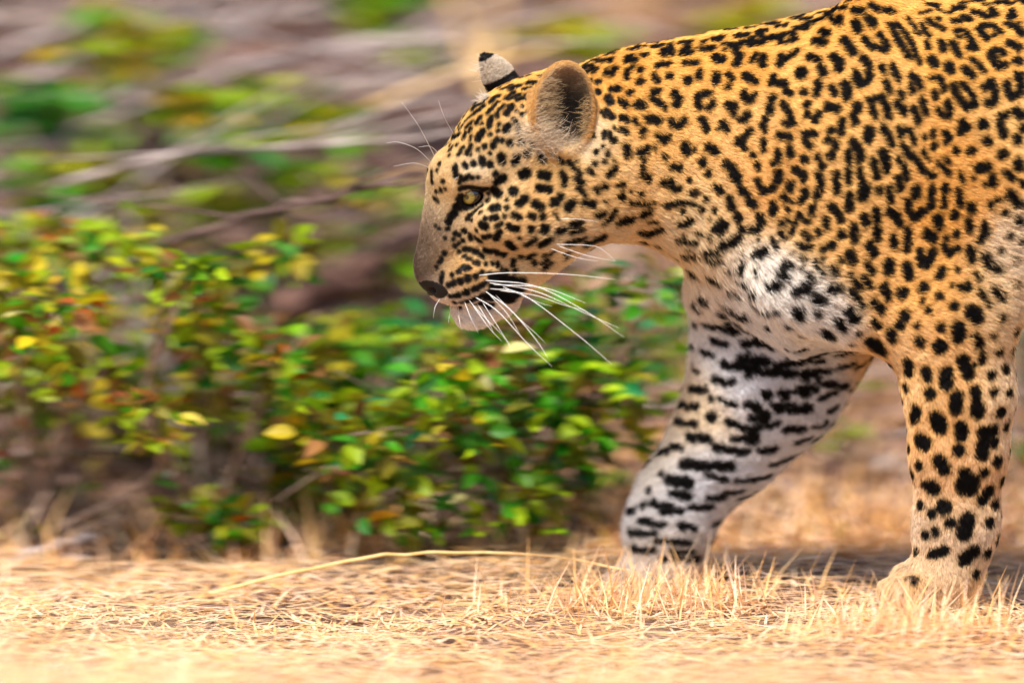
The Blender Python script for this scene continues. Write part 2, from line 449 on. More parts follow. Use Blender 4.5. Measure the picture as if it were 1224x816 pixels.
# dark marks of the coat, strokes (radius then points), read off tile by tile
TILES = [
(490,100,8.16,'''14 720 110 800 70;14 870 50 930 10;14 900 65 990 20;16 980 70 1070 25;18 1105 58 1175 50;10 1195 10;26 790 180 860 125;16 940 150 1010 90;16 970 155 1070 110;
20 1045 160 1135 140;22 600 230 650 190;20 680 260 720 220;8 690 200 720 180;14 820 225 860 185;16 760 290 795 250;14 855 320 865 270 915 215;28 945 290 990 225;14 550 365 580 335;18 610 310 655 275;
18 650 385 690 330;10 705 385;14 490 440 515 410;12 550 430 610 370;24 772 415 795 335;14 865 400;14 860 458;14 1010 350 1045 390 1065 490;30 935 455 960 420;18 1095 300;16 1150 270;8 1035 275;
14 580 470 590 440;30 665 535 705 472;14 785 495;20 430 530 480 500;16 525 530 540 490;10 590 550 598 520;14 460 600;12 495 650 520 625;10 470 700 490 680;18 555 680 600 605;16 665 645;20 730 612;
22 810 615 850 545;20 900 557;28 980 580;22 1085 575;22 1195 605;14 360 590;12 390 650 410 620;10 385 700;34 885 710 895 755;28 1020 770 1045 720;30 1145 685;28 700 740 705 780;26 620 780;30 785 790;
18 535 790 550 810;16 445 800;14 290 785;8 590 690;8 780 685'''),
(490,200,8.16,'''22 440 0 445 80;24 835 60;34 845 140 910 105;48 1110 70 1130 62;14 490 130 570 90;10 500 90 480 150;16 605 103;12 665 95;13 320 140;13 255 240;17 300 225;8 345 210;12 215 40 220 150;9 270 30;11 240 300 270 330;
18 490 212 560 190 680 205;30 500 330 545 355;22 470 395 570 390;24 700 225 740 205;12 770 255;16 800 200 850 230;36 830 232 870 268;44 1010 240;14 945 320;30 1065 360 1130 300;18 950 395;22 760 330;34 800 400 850 395;14 570 490 640 430 710 370;12 690 440;
24 800 500 840 490;18 735 500;14 925 480;22 1010 465 1065 490;30 700 560 740 580;13 890 550 845 575;28 970 575 1000 600 1040 600;28 870 640 840 690;30 450 400 480 330 500 290;32 400 480 440 440;24 375 540 400 490;
14 640 360 690 260;22 520 350 600 385;15 370 600;18 440 640;16 480 660;14 520 610 545 630;20 585 660 595 695;12 650 620;16 640 690 690 720;20 720 680 780 670;16 520 715;17 475 745;14 420 700;12 435 770;7 560 505 610 520;6 280 600;6 250 575;6 345 690;
32 965 745 1010 785;7 1070 685'''),
(490,290,8.16,'''14 440 35;22 535 60 575 68;20 625 85 660 88;24 735 75 780 85;24 835 80 860 100 920 110;15 485 92;17 530 135;11 560 158 590 160;18 690 125 715 135;21 335 108;15 308 155;12 290 192;8 260 240;16 630 195 665 200;15 738 208;
14 803 205;15 850 200 853 230;20 1005 175 1005 205;18 1085 135;26 525 245 570 250;23 475 285;17 412 315;20 700 295;16 890 265;26 935 285;13 1035 275;17 370 418 430 390;25 430 392;30 490 375;32 565 350;26 640 330;16 390 520 470 505;24 470 505;32 550 480;
22 620 450 710 415;13 740 385;16 440 580;12 490 580;14 520 575;22 560 570 740 500;42 800 345 1090 378;56 820 420 1060 475;60 770 510 970 556;38 700 585 780 610;16 620 600;9 760 300 890 300;7 490 630;15 318 300 306 380'''),
(630,180,8.16,'''32 135 50 155 90;14 245 40;14 310 75 345 115;18 410 120 460 180;10 485 105;20 500 205 510 245;23 480 280 535 315;23 505 365 555 430;40 140 235 190 245;22 335 225 365 270 360 330;34 120 370 210 380;30 75 520 140 555;22 680 15;
18 780 20 785 40;15 660 120 662 150;20 755 110;9 860 95;16 600 185 640 230;27 790 240 850 180;15 1150 90 1120 230;42 1170 260;23 725 355 765 355;15 660 370 690 410;16 880 340 945 330;38 915 445;9 1010 400;20 1110 425;34 320 445;40 265 510;38 400 550 440 505;
30 565 510 640 520;11 765 500;14 0 455;25 30 640 60 650;30 145 645;13 270 620;11 295 660;28 690 630 740 610;20 850 590 810 650 760 700;36 900 690 1010 670;15 1010 510 1200 520;30 1130 620 1200 590;30 40 770;44 165 765;24 300 790 370 770;30 440 720 510 705;20 430 805 530 770'''),
(610,260,8.16,'''24 155 262 230 215;23 290 265 385 205;24 570 240 710 205;38 745 250 890 190;32 830 280;14 770 310;19 180 390 230 340;17 325 365 420 325;11 535 350 590 325;7 530 395 560 370;11 235 420 235 460;13 310 440 370 400;13 325 495 400 440;12 45 520'''),
(690,50,8.16,'''12 20 165 100 150;10 160 140 240 125;14 270 150 370 125;28 195 200 240 200;27 330 195;16 60 250 100 310;20 70 240 150 250 165 300;30 290 310 330 320 370 270;14 130 380;30 205 395;27 205 490;15 480 90 545 95;26 490 170 530 140;13 580 60 660 65;
34 655 140;24 480 350 490 290 540 255;32 615 285;34 615 395;30 340 465 400 460;30 515 500;32 300 545 330 590;26 430 580 480 620;26 570 630 610 590 650 630;22 140 740 160 620;9 235 680 270 740;26 285 680 345 735;25 435 750 490 765;20 560 770 585 800;32 690 750 790 770;
15 775 30;23 830 90 890 95 910 40 890 0;34 1040 90 1085 55;30 780 250 830 225;30 880 225;26 755 345 785 385;34 900 340;28 1040 215;29 1110 210 1160 215;42 1080 380;26 1190 300 1190 350;26 730 550 735 495 790 485;25 740 560 850 640;32 940 510 990 560 965 615;22 1200 760'''),
(690,140,8.16,'''17 150 180;12 145 90;17 262 155 262 200;15 318 165 325 210;28 360 240;13 255 290;13 365 110;25 430 130 475 150;23 630 165 650 125;32 475 290 490 365;32 610 350 680 310;11 755 320;8 755 280;28 790 180 850 230 885 205;28 860 395;44 1060 280 1070 330;22 1140 320;
28 930 480 1000 500;34 850 640 910 635;26 930 690 1000 695;18 1095 615;25 1110 740 1160 735;28 920 45 990 90 1040 40'''),
(740,220,8.16,'''15 290 365 360 365;34 200 460 270 490 400 440;38 250 560;9 340 180;20 450 205 520 190 640 175 740 205;24 470 215;26 620 270;22 850 145;22 810 240;24 935 262;10 880 335;28 590 390 640 400 700 350;28 790 480;11 640 500;22 885 520;24 600 545 740 560;
28 930 440 1000 360 1040 390 990 460;38 1000 600 1080 570 1170 510;38 1200 440;46 1160 320;32 950 20 990 70;36 1080 140 1100 230;38 1200 65;22 400 600;20 650 690 760 700;20 840 665 970 660;25 890 730 990 750;16 560 700;12 680 620'''),
(830,20,8.16,'''8 0 170 60 160;34 90 260;29 200 220 235 235;13 250 135 310 125;27 440 130 480 100;25 530 95;35 715 90 800 80;25 560 280 560 220 630 180 690 220 660 270;30 840 260 860 190 950 165 985 230 910 260;34 950 30 1010 30;32 1100 130 1100 70 1170 50;44 210 410 260 430;17 300 335;
37 400 330 440 390 410 470;23 560 430 600 380;34 670 400 670 480;18 620 440;29 840 470 840 390;25 880 430 1000 345;34 1120 400 1200 430;62 1040 560;34 220 580 210 635;21 320 570 365 620;32 330 690;36 500 580 590 640;34 770 590 760 650;34 800 640 880 660;27 890 720 935 755;34 1070 740'''),
(830,110,8.16,'''26 20 60 40 30 150 20;25 30 130 40 60;28 50 150;29 150 160 180 120;32 330 130 400 140;23 360 190 385 220;28 450 270 500 270 520 230;18 500 220;28 480 20 490 70 530 100 580 40;42 760 70;40 735 160 740 190;34 690 270;29 665 330 690 380;27 870 110 920 190 950 270;34 960 310;
22 870 305 950 320;32 1100 130;32 1100 220;29 75 275 125 370;32 280 310 310 360;18 240 370;34 430 490 490 540;25 480 440 550 380;28 470 480;27 680 480 680 550;32 830 430 930 440;32 930 550 940 610;32 1080 410 1170 410;27 1080 470 1130 530;38 140 540 210 590;38 80 690;34 140 800;
36 310 700 360 740 430 816;28 570 620;32 620 715;27 810 580 830 650 770 700;40 1070 655;32 820 790;28 1210 660;22 1215 790'''),
(840,200,8.16,'''42 300 60 340 130;31 900 20 980 70 985 110;31 370 210 430 260;40 460 330 500 350;29 540 140 560 190;32 590 240 680 200;41 745 60 730 120;37 860 165 850 210;18 535 10;27 780 280 810 310;18 880 330;38 690 360 695 440;26 835 410;29 1000 225 995 270 960 330;42 560 480 580 530;38 540 600;
26 430 600 520 610;28 760 548 780 548;22 835 515;22 910 535;28 940 460 960 485;34 1010 525;30 870 610;27 760 640 800 680;27 1000 640 1035 690;31 1070 380 1060 440;35 1130 80 1155 160;35 1130 220 1115 280;29 1200 510 1205 590;32 1130 640;23 680 700 730 770;12 545 710;23 940 755 1050 780;34 1170 800'''),
(960,0,8.16,'''28 20 35;30 100 75 165 45;22 220 10;28 290 70 400 85;24 370 95;28 225 140 270 180 330 230;32 355 180 350 240;37 505 110 570 115;12 460 5 540 0;40 190 310 230 340;44 120 410 190 430;40 400 400 440 460 490 520;40 290 560 350 600 350 680;42 510 240 530 300;42 640 190 680 240;
23 660 50 740 100 880 120;32 600 390 680 470 800 490;29 740 340 800 410 820 480;21 840 250 920 250 990 320 1060 430 1110 560 1130 620;27 870 290 950 430 1030 560;20 1060 570;32 580 570 640 650;32 640 700 640 770;32 510 720 560 790;28 600 800;25 760 660 790 710;29 870 650 930 770;
27 1060 740 1120 790;17 800 800;19 1020 190 1060 250 1130 340;13 1150 250 1210 330;32 165 660 200 730'''),
(960,90,8.16,'''32 510 20 550 100;32 650 30 600 80;29 140 70 150 130 125 190;31 280 125 310 180;40 410 90 440 150 420 220;44 240 320 320 330;31 375 450 370 560;32 275 540;39 520 300 525 350;32 490 390 510 460;29 650 250 760 220 810 310 840 400;27 670 310 700 400;27 800 60 840 160;23 940 170 965 220;
36 920 290 980 350;22 900 0 935 50;28 1060 20 1100 30 1150 120;22 1050 100 1060 170;28 1080 330 1125 450;25 1160 240 1200 380;46 640 540 630 620;31 790 520 830 590 865 670;28 780 540;28 940 520 950 580;21 980 530 1040 540 1085 660;36 480 650 530 720 560 800;26 440 770;30 970 690 1050 790;
34 770 750 810 810;26 1190 610;21 1170 740 1210 800;32 120 440 150 380;32 235 630;28 310 650 320 700;44 270 780;24 140 800'''),
(970,180,8.16,'''28 355 20 360 110;34 470 20 460 100;38 690 30 720 110 735 180;28 930 10 1040 110 1090 210;28 1130 220 1180 250;27 60 80 110 160;31 240 230 245 400;28 360 190 360 300;28 470 200 490 300;54 510 370 500 450;36 365 440 365 560;32 605 110 635 250;36 660 390;28 755 360 770 490;27 850 90 920 190 930 270;
34 850 270 870 370;34 190 540 250 610 280 670;42 1020 380 1020 440;32 940 490 950 580;44 1000 640 1080 590;32 1170 380 1165 540;36 510 650 530 700;34 625 590 640 680;38 750 590 820 620 850 700;28 65 790;36 410 740 420 816;38 640 760 630 816;34 940 780;38 1130 790;32 285 805;26 1205 660'''),
(1074,0,8.16,'''22 250 310 300 370;22 270 430 290 480;36 310 580 350 640;32 410 420 430 500;30 520 420 560 500 590 550;26 290 210 330 250 430 290;26 390 195;15 380 100 420 110;20 480 140 590 90;32 540 210 590 220;30 630 170 690 200;30 730 120 790 150 880 175 940 150 900 110;32 1090 180 1110 120;28 1130 170;
32 1060 240 1150 280 1200 340;15 1180 235;32 780 290 830 350 860 380;28 800 270 880 250 960 290 990 330;28 940 350;30 560 310 640 310 700 400 740 460;22 590 370;34 700 470 740 480;36 1080 430 1170 470;30 900 540 920 500 1000 500 1030 530;36 920 570 960 640;34 980 660 1030 640;38 1140 600 1180 600;
46 490 650 500 690;28 720 590 780 640 820 700;38 650 680 710 750;48 1170 740;28 890 800;26 320 770;22 390 780;18 1060 805;13 200 140 300 120;13 600 45 700 30;15 830 60 960 40;15 1040 60 1120 40;28 1180 20'''),
(1074,90,8.16,'''24 340 170 360 220;24 390 20 440 150;26 390 340 420 390;30 470 270 500 340 480 400;30 530 100 560 190;25 620 90 700 170 750 260;34 600 250 660 310 740 290;34 840 130 900 70;31 930 110 950 220;44 880 270 920 260;36 1050 110 1080 190;34 1110 210 1190 170 1190 60 1160 20;20 330 550 330 590;30 340 690;
34 600 560 620 460 670 520;52 820 480;48 870 640;42 705 740;30 450 570 490 620;22 460 660;34 560 740;34 1000 420 1050 380;34 990 500 1030 580;42 1150 360 1200 400;38 1210 520;46 1160 620;48 1020 770'''),
(1074,180,8.16,'''42 450 370;23 440 450 440 550;27 580 400 600 520;37 700 530 710 580;44 540 630;40 380 650 390 740;33 670 690 690 770;38 830 730;22 390 120 490 220;13 440 60 490 120;18 600 230 620 310;16 720 280;44 780 170 860 160;38 910 270 920 320;18 850 330;38 1160 110 1175 170;34 1040 220 1110 260;34 1210 320;
40 1090 420 1150 510;28 1200 520;34 970 470;36 900 530;32 1040 600;44 1170 680;20 560 800;22 840 800'''),
(1074,270,8.16,'''38 850 40 800 130;34 95 70 75 220;44 280 80 330 120;32 210 250 220 370;38 330 250 270 380;26 460 120;26 570 90;28 440 200 480 270 570 220;38 700 230 710 330;38 850 290 860 380 970 430;22 990 230;44 80 390 100 490;34 430 430 390 500;24 570 430;46 240 600;54 40 650;34 400 690;14 520 580;32 600 600 680 610;
18 670 560;22 750 470 780 520;26 800 640 830 690;32 930 620 1000 700;40 540 780;24 230 730;24 870 760;18 1130 320;26 1130 570;24 1080 90;32 1200 150'''),
(970,270,8.16,'''36 410 20 420 140;36 640 30 640 110;44 190 185;38 290 95;34 795 110 800 190;42 570 190 600 270;40 370 270 400 350;32 280 340;31 205 410 230 460;32 550 380 590 440;44 750 360 750 440;21 40 350 110 460;18 100 320;25 380 480 470 590;27 520 510 570 580;38 700 590 740 690;40 180 610 260 600;50 50 700 90 730;
29 380 620 500 770;34 610 740 690 816;22 15 520;22 345 800;8 235 775'''),
(860,280,8.16,'''40 360 200 460 160;20 240 190;29 250 290 220 350;36 385 350;9 80 350 110 370;14 200 450 300 480;26 640 280 700 310;34 610 370 650 420;46 510 500 570 490;36 810 225;13 710 190;22 805 335;29 870 400 910 450;38 760 550 860 510;56 780 730 780 780;32 950 765;17 130 540 210 575;17 310 575 380 555;
17 340 670 440 730 590 720;42 80 700 170 770 270 780'''),
(800,300,8.16,'''30 210 200 260 220;38 420 255 490 285;52 340 465;36 350 700 500 730 660 770;32 960 730 1160 710;13 130 460'''),
(930,350,6.8,'''42 390 310 430 350;36 480 220 530 280;48 590 160 620 200;22 655 325;14 600 410;22 195 325;60 770 400 830 460;28 780 220 820 260;42 1030 180;38 990 260;34 920 310 930 370;24 1130 260;44 1150 390;42 1060 570 1070 640;28 1200 660'''),
(1060,350,6.274,'''44 640 140 665 180;36 535 260 535 330;24 400 260;42 400 400;18 310 130;25 300 580 305 640;32 325 750;38 450 600 445 680;34 570 500 610 610;24 670 330 690 390;16 710 460 710 510;12 650 540;26 780 620;21 800 740;24 660 720 670 790;20 850 190;16 790 320'''),
(1050,460,5.828,'''34 545 80 540 160;26 675 50;34 690 150 690 190;29 270 170 255 230;40 415 230 430 290;32 575 290 575 350;32 560 450;36 730 330 790 320;36 730 400 720 480;26 800 400;44 300 390 320 400;34 430 530 460 580;24 290 560;70 620 690;28 600 610;44 380 710;18 330 690;28 770 730 720 800;22 250 800'''),
(1050,580,5.1,'''28 630 90;20 260 120;36 400 130;22 330 170;36 540 210 520 290;22 440 230;22 350 280;20 290 300;20 330 420 400 395;30 580 400 520 450;22 590 540;24 210 580'''),
(800,380,4.535,'''18 410 130 530 130;10 640 160 730 160;12 430 195;18 300 250 480 270;15 520 290 640 300 860 285;16 340 340;24 470 475;22 600 490;27 745 485;6 540 462 680 462;24 230 535;24 450 630 460 660;17 110 640 210 655;13 490 715 570 705;20 100 790 330 800;12 230 435;12 900 400 820 430;12 60 470 150 480;12 40 560 150 575;16 250 330 300 345;14 120 380 200 390;14 640 600 720 600;13 320 560 400 590;13 300 700 420 720;12 840 350 960 360;13 700 380 800 385'''),
(720,520,4.08,'''18 400 140 620 145;21 330 220 420 230;14 340 280 420 300;10 800 70;10 100 330 200 340;12 300 370 380 370;12 380 440 450 450;12 300 600 460 600;9 120 250 230 270;9 140 470 260 480;10 150 550 250 560;10 150 60 260 80;12 180 170 290 190;9 100 200 170 210;12 250 330 330 345;9 90 410 190 420;10 210 420 300 432;10 260 510 420 520;9 330 560 440 566;14 560 60 650 70;12 640 10 720 20'''),
]

strokes = []                       # (points (n,3), radius)
for x0, y0, sc, txt in TILES:
    for item in txt.replace('\n', ' ').split(';'):
        w_ = item.split()
        if len(w_) < 3: continue
        r = float(w_[0])/sc/1000
        if x0 < 640 or (x0 < 700 and y0 > 170): r = max(r+0.0012, 0.0023)
        elif sc < 5: r = r*1.25+0.0014
        elif sc < 6.5: r = r*1.12+0.0020
        else: r += 0.0012
        pts = []
        for j in range(1, len(w_)-1, 2):
            h = hit(x0+float(w_[j])/sc, y0+float(w_[j+1])/sc)
            if h is not None: pts.append(h)
        run = []
        for p in pts:                                   # a mark never jumps from one limb to another
            if run and (abs(p[1]-run[-1][1]) > 0.035 or np.linalg.norm(p-run[-1]) > 0.06):
                strokes.append((np.array(run), r)); run = []
            run.append(p)
        if run: strokes.append((np.array(run), r))
near = list(strokes)
# other flank: the same kind of coat, mirrored on to the far side, with a little disorder
for pts, r in near:
    if pts[:, 2].min() < 0.36 and pts[:, 0].min() < 0.25 and pts[:, 1].mean() > 0.02: continue
    q = []
    for p in pts:
        if p[0] < 0.11:
            m = hm+0; u = (p-m)@axis; c = p-2*u*axis
        else: c = p*np.array([1, -1, 1])+np.array([0.012, 0, 0.006])
        loc = bvh.find_nearest(Vector(c))[0]
        q.append(np.array(loc))
    strokes.append((np.array(q), r))
# flank and hind quarters beyond the frame: rosettes strewn over the rest of the body
cand = V[(V[:, 0] > 0.625)]
pick = cand[rng.permutation(len(cand))]; done = []
for p in pick[:4500]:
    if not done or ((np.array(done)-p)**2).sum(1).min() > 0.031**2: done.append(p)
    if len(done) > 1000: break
for p, n in zip(done, grad(np.array(done))):
    t1 = np.cross(n, [0, 0, 1]); t1 /= np.linalg.norm(t1)+1e-6; t2 = np.cross(n, t1)
    if p[2] < 0.42:
        strokes.append((np.array([p-t1*0.003, p+t1*0.003]), 0.0075))
    else:
        a0 = rng.uniform(0, 6.28)
        ec = rng.uniform(0.75, 1.3)
        for k in range(int(rng.integers(2, 4))):
            th = a0+k*2.1+np.array([-0.5, 0.0, 0.5])*rng.uniform(0.5, 1.5)
            strokes.append((np.array([p+0.0108*(t1*ec*math.cos(q)+t2*math.sin(q)/ec) for q in th]), rng.uniform(0.0040, 0.0056)))

# further marks on the legs between those read off: round on the near leg, bars across the far one
def fill(mask, gap, bar, r_):
    c_ = V[mask]; c_ = c_[rng.permutation(len(c_))][:2500]
    have = np.concatenate([p for p, _ in strokes]); add = []
    for p in c_:
        if ((have-p)**2).sum(1).min() < gap**2 or (add and ((np.array(add)-p)**2).sum(1).min() < (gap*1.05)**2): continue
        add.append(p); q = [np.array(bvh.find_nearest(Vector(p+[t, 0, -0.15*t]))[0]) for t in (-bar, 0, bar)]
        strokes.append((np.array(q), r_*rng.uniform(0.8, 1.2)))
fill((V[:, 0] > 0.42) & (V[:, 0] < 0.62) & (V[:, 2] < 0.34) & (V[:, 2] > 0.07) & (V[:, 1] < -0.06), 0.021, 0.0015, 0.0062)
fill((V[:, 0] > 0.10) & (V[:, 0] < 0.45) & (V[:, 2] < 0.33) & (V[:, 2] > 0.06) & (V[:, 1] > 0.0), 0.020, 0.011, 0.0040)
# marks along the spine and the crown, where the sight lines only graze the body
sp_ = V[(N[:, 2] > 0.80) & (V[:, 0] > 0.0) & (V[:, 0] < 0.63) & (V[:, 2] > 0.55) & (np.abs(V[:, 1]) < 0.05)]
sp_ = sp_[rng.permutation(len(sp_))]; got = []
for p in sp_[:4000]:
    if not got or ((np.array(got)-p)**2).sum(1).min() > (0.021 if p[0] > 0.12 else 0.016)**2:
        got.append(p)
        strokes.append((np.array([p-[0.004, 0, 0.0], p+[0.004, 0, 0.0]]), 0.0062 if p[0] > 0.12 else 0.0045))
def wob(p, f):
    return (np.sin(p[:, 0]*f*1.0+p[:, 2]*f*0.7+1.3)*np.sin(p[:, 1]*f*1.1-p[:, 2]*f*0.9+0.4)
            + np.sin(p[:, 2]*f*1.9+p[:, 0]*f*1.3)*np.sin(p[:, 0]*f*1.7-p[:, 1]*f*1.2+2.1))*0.5
def spot_dist(p):
    """signed distance to the nearest dark mark"""
    order = np.argsort(p[:, 0]); ps = p[order]; xs = ps[:, 0]
    d = np.full(len(p), 0.05)
    for pts, r in strokes:
        segs = [(pts[0], pts[0])] if len(pts) == 1 else list(zip(pts[:-1], pts[1:]))
        for a, b in segs:
            lo = np.minimum(a, b)-r-0.014; hi = np.maximum(a, b)+r+0.014
            i0, i1 = np.searchsorted(xs, [lo[0], hi[0]])
            if i1 <= i0: continue
            q = ps[i0:i1]
            m = np.nonzero((q[:, 1] > lo[1]) & (q[:, 1] < hi[1]) & (q[:, 2] > lo[2]) & (q[:, 2] < hi[2]))[0]
            if len(m) == 0: continue
            q = q[m]; ba = b-a; L = ba@ba
            t = np.clip(((q-a)@ba)/L, 0, 1) if L > 1e-12 else np.zeros(len(q))
            e = np.linalg.norm(q-a-t[:, None]*ba, axis=1)-r
            d[i0+m] = np.minimum(d[i0+m], e)
    out = np.empty(len(p)); out[order] = d
    return out

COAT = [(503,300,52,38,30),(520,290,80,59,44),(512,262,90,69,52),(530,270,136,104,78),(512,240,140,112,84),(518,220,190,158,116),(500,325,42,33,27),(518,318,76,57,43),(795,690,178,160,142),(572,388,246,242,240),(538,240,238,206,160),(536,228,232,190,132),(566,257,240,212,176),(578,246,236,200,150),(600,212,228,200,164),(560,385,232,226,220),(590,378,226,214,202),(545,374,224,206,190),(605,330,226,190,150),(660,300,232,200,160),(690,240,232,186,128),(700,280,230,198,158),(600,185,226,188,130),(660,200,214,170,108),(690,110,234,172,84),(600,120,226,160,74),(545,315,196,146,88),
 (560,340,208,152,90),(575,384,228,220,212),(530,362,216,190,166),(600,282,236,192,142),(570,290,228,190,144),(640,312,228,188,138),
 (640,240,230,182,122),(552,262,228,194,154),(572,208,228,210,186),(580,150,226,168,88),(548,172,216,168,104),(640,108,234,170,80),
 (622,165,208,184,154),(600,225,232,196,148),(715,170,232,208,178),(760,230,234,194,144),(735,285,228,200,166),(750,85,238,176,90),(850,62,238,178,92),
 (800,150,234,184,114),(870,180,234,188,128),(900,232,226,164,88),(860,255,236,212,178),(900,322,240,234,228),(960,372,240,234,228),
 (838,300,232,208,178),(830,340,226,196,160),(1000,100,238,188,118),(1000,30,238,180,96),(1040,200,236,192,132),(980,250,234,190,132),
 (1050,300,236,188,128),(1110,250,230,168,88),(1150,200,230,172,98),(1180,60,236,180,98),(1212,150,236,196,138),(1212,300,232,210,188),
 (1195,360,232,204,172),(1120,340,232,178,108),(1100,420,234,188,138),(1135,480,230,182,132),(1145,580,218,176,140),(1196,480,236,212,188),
 (1182,640,220,198,176),(1072,450,226,190,150),(1125,640,204,178,156),(1120,700,208,170,130),(900,450,212,216,228),(850,385,232,228,226),  # far leg inner side: bluish skylit shade mixed into the colours, here and below
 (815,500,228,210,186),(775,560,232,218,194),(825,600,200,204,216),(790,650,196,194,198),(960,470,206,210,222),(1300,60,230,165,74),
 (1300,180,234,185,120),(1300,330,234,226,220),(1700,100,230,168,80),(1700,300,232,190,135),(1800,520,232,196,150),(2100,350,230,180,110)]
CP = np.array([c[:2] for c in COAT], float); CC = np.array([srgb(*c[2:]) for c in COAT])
def coat(p):
    """(colour, darkness of mark, signed distance)"""
    z0 = -np.sin(PITCH)*(-0.09)
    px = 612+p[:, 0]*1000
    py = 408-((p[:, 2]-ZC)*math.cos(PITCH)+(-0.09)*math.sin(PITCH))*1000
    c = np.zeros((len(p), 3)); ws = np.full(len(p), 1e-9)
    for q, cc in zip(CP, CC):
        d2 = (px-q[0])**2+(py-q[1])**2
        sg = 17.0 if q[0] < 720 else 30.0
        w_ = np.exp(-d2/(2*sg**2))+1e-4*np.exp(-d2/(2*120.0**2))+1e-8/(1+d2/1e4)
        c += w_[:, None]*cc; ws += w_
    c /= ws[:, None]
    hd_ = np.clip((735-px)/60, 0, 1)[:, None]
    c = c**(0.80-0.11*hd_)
    warm = np.clip((c[:, 0]-c[:, 2]-0.18)/0.25, 0, 1)[:, None]
    c = c*(1+warm*np.array([0.02, 0.01, -0.13]))
    d = spot_dist(p)-0.0007+wob(p, 320)*0.0010+wob(p, 800)*0.0006+wob(p, 170)*0.0022*((p[:, 2] < 0.34) & (p[:, 1] > 0.0))
    # gold gathers round the marks on the upper body
    gold = (1-0.5*hd_[:, 0])*np.exp(-np.maximum(d, 0)/0.005)*np.clip((c[:, 0]-c[:, 2])/0.5, 0, 1)
    c = c*(1-gold[:, None]*np.array([0.04, 0.22, 0.52]))
    c = c*(1+0.10*wob(p, 60)[:, None])
    return c, d
EAR_C = [(EAR_N, 0.045), (EAR_F, 0.035)]
def skin_colour(p, jitter=0.0):
    c, d = coat(p+rng.normal(0, 1, p.shape)*jitter)
    # ears: gold rim, shade of the cup painted dark into the hollow
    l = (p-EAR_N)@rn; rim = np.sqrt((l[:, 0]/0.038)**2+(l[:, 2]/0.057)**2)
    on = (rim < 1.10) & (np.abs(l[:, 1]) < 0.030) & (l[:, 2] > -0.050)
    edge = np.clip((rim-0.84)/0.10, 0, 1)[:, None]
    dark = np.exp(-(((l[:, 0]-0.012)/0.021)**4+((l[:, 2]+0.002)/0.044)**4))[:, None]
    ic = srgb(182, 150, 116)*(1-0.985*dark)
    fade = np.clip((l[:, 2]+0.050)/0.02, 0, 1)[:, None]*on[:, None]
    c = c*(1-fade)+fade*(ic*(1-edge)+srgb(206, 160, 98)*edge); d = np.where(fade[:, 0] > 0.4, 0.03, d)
    # far ear seen from behind: dark tip, pale patch, black band at the root
    lf = (p-EAR_F)@rf; z = lf[:, 2]
    ef = np.sqrt((lf[:, 0]/0.026)**2+(z/0.054)**2)
    eb = (ef < 1.12) & (np.abs(lf[:, 1]) < 0.024) & (z > -0.012)
    d = np.where(eb, 0.03, d)
    c = np.where((eb & (z > 0.017))[:, None], srgb(208, 192, 172), c)
    c = np.where((eb & ((z <= 0.017) | (z > 0.043)))[:, None], srgb(28, 22, 24), c)
    c = np.where((eb & (lf[:, 1] < -0.006))[:, None], srgb(230, 200, 165), c)
    # grizzle on the bridge of the nose
    nb = np.exp(-(np.linalg.norm(p-H(508, 300), axis=1)/0.045)**2)
    c = c*(1-0.25*nb[:, None]*(wob(p, 900)[:, None] > 0.1))
    k = 1/(1+np.exp(d/0.00045))
    blackc = srgb(7, 5, 5)
    out = c*0.96*(1-k[:, None])+blackc*k[:, None]
    return out, d
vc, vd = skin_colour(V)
# bare nose leather and eye rims
NOSE = H(512, 344)
def nose_mask(p):
    l = (p-NOSE)@HR
    a = R(28); x = l[:, 0]*math.cos(a)-l[:, 2]*math.sin(a); z = l[:, 0]*math.sin(a)+l[:, 2]*math.cos(a)
    return (x/0.0150)**2+(z/0.0095)**2 < 1
nm = nose_mask(V)
vc[nm] = srgb(17, 11, 11)
ed = np.minimum(np.linalg.norm(V-EYE_N, axis=1), np.linalg.norm(V-EYE_F, axis=1))
vc[ed < EYE_R+0.0040] = srgb(16, 12, 12)

leopard = empty('leopard', (0.5, 0, 0))
tag(leopard, 'spotted golden leopard walking past with its head lowered', 'leopard')
bm_ = mesh('leopard_body', V, F); vcol(bm_, 'col', vc*0.68)
m_skin = mat_attr('leopard_skin', rough=0.65, spec=0.25)
body = link('body', bm_, leopard, m_skin)

# ---- coat: hair curves rooted on the body
ta, tb, tc_ = V[tris[:, 0]], V[tris[:, 1]], V[tris[:, 2]]
area = np.linalg.norm(np.cross(tb-ta, tc_-ta), axis=1)/2
cen = (ta+tb+tc_)/3; tn = N[tris].mean(axis=1)
dens = np.where(cen[:, 0] < 0.72, 0.85e6, 0.30e6)*np.ones(len(cen))
dens *= np.where(tn[:, 1] > 0.45, 0.4, 1.0)
dens *= np.where(cen[:, 0] < 0.12, 1.5, 1.0)
far_leg = (cen[:, 2] < 0.36) & (cen[:, 0] < 0.40)
dens = np.where(far_leg & (tn[:, 1] < 0.3), 0.85e6, dens)
cnt = rng.poisson(area*dens)
ti = np.repeat(np.arange(len(tris)), cnt)
u = rng.random(len(ti)); v = rng.random(len(ti)); s = u+v > 1; u[s] = 1-u[s]; v[s] = 1-v[s]
root = ta[ti]+(tb-ta)[ti]*u[:, None]+(tc_-ta)[ti]*v[:, None]
rnrm = N[tris[ti, 0]]*(1-u-v)[:, None]+N[tris[ti, 1]]*u[:, None]+N[tris[ti, 2]]*v[:, None]
ok = ~nose_mask(root)
ok &= np.minimum(np.linalg.norm(root-EYE_N, axis=1), np.linalg.norm(root-EYE_F, axis=1)) > EYE_R+0.0026
root, rnrm = root[ok], rnrm[ok]; n = len(root)
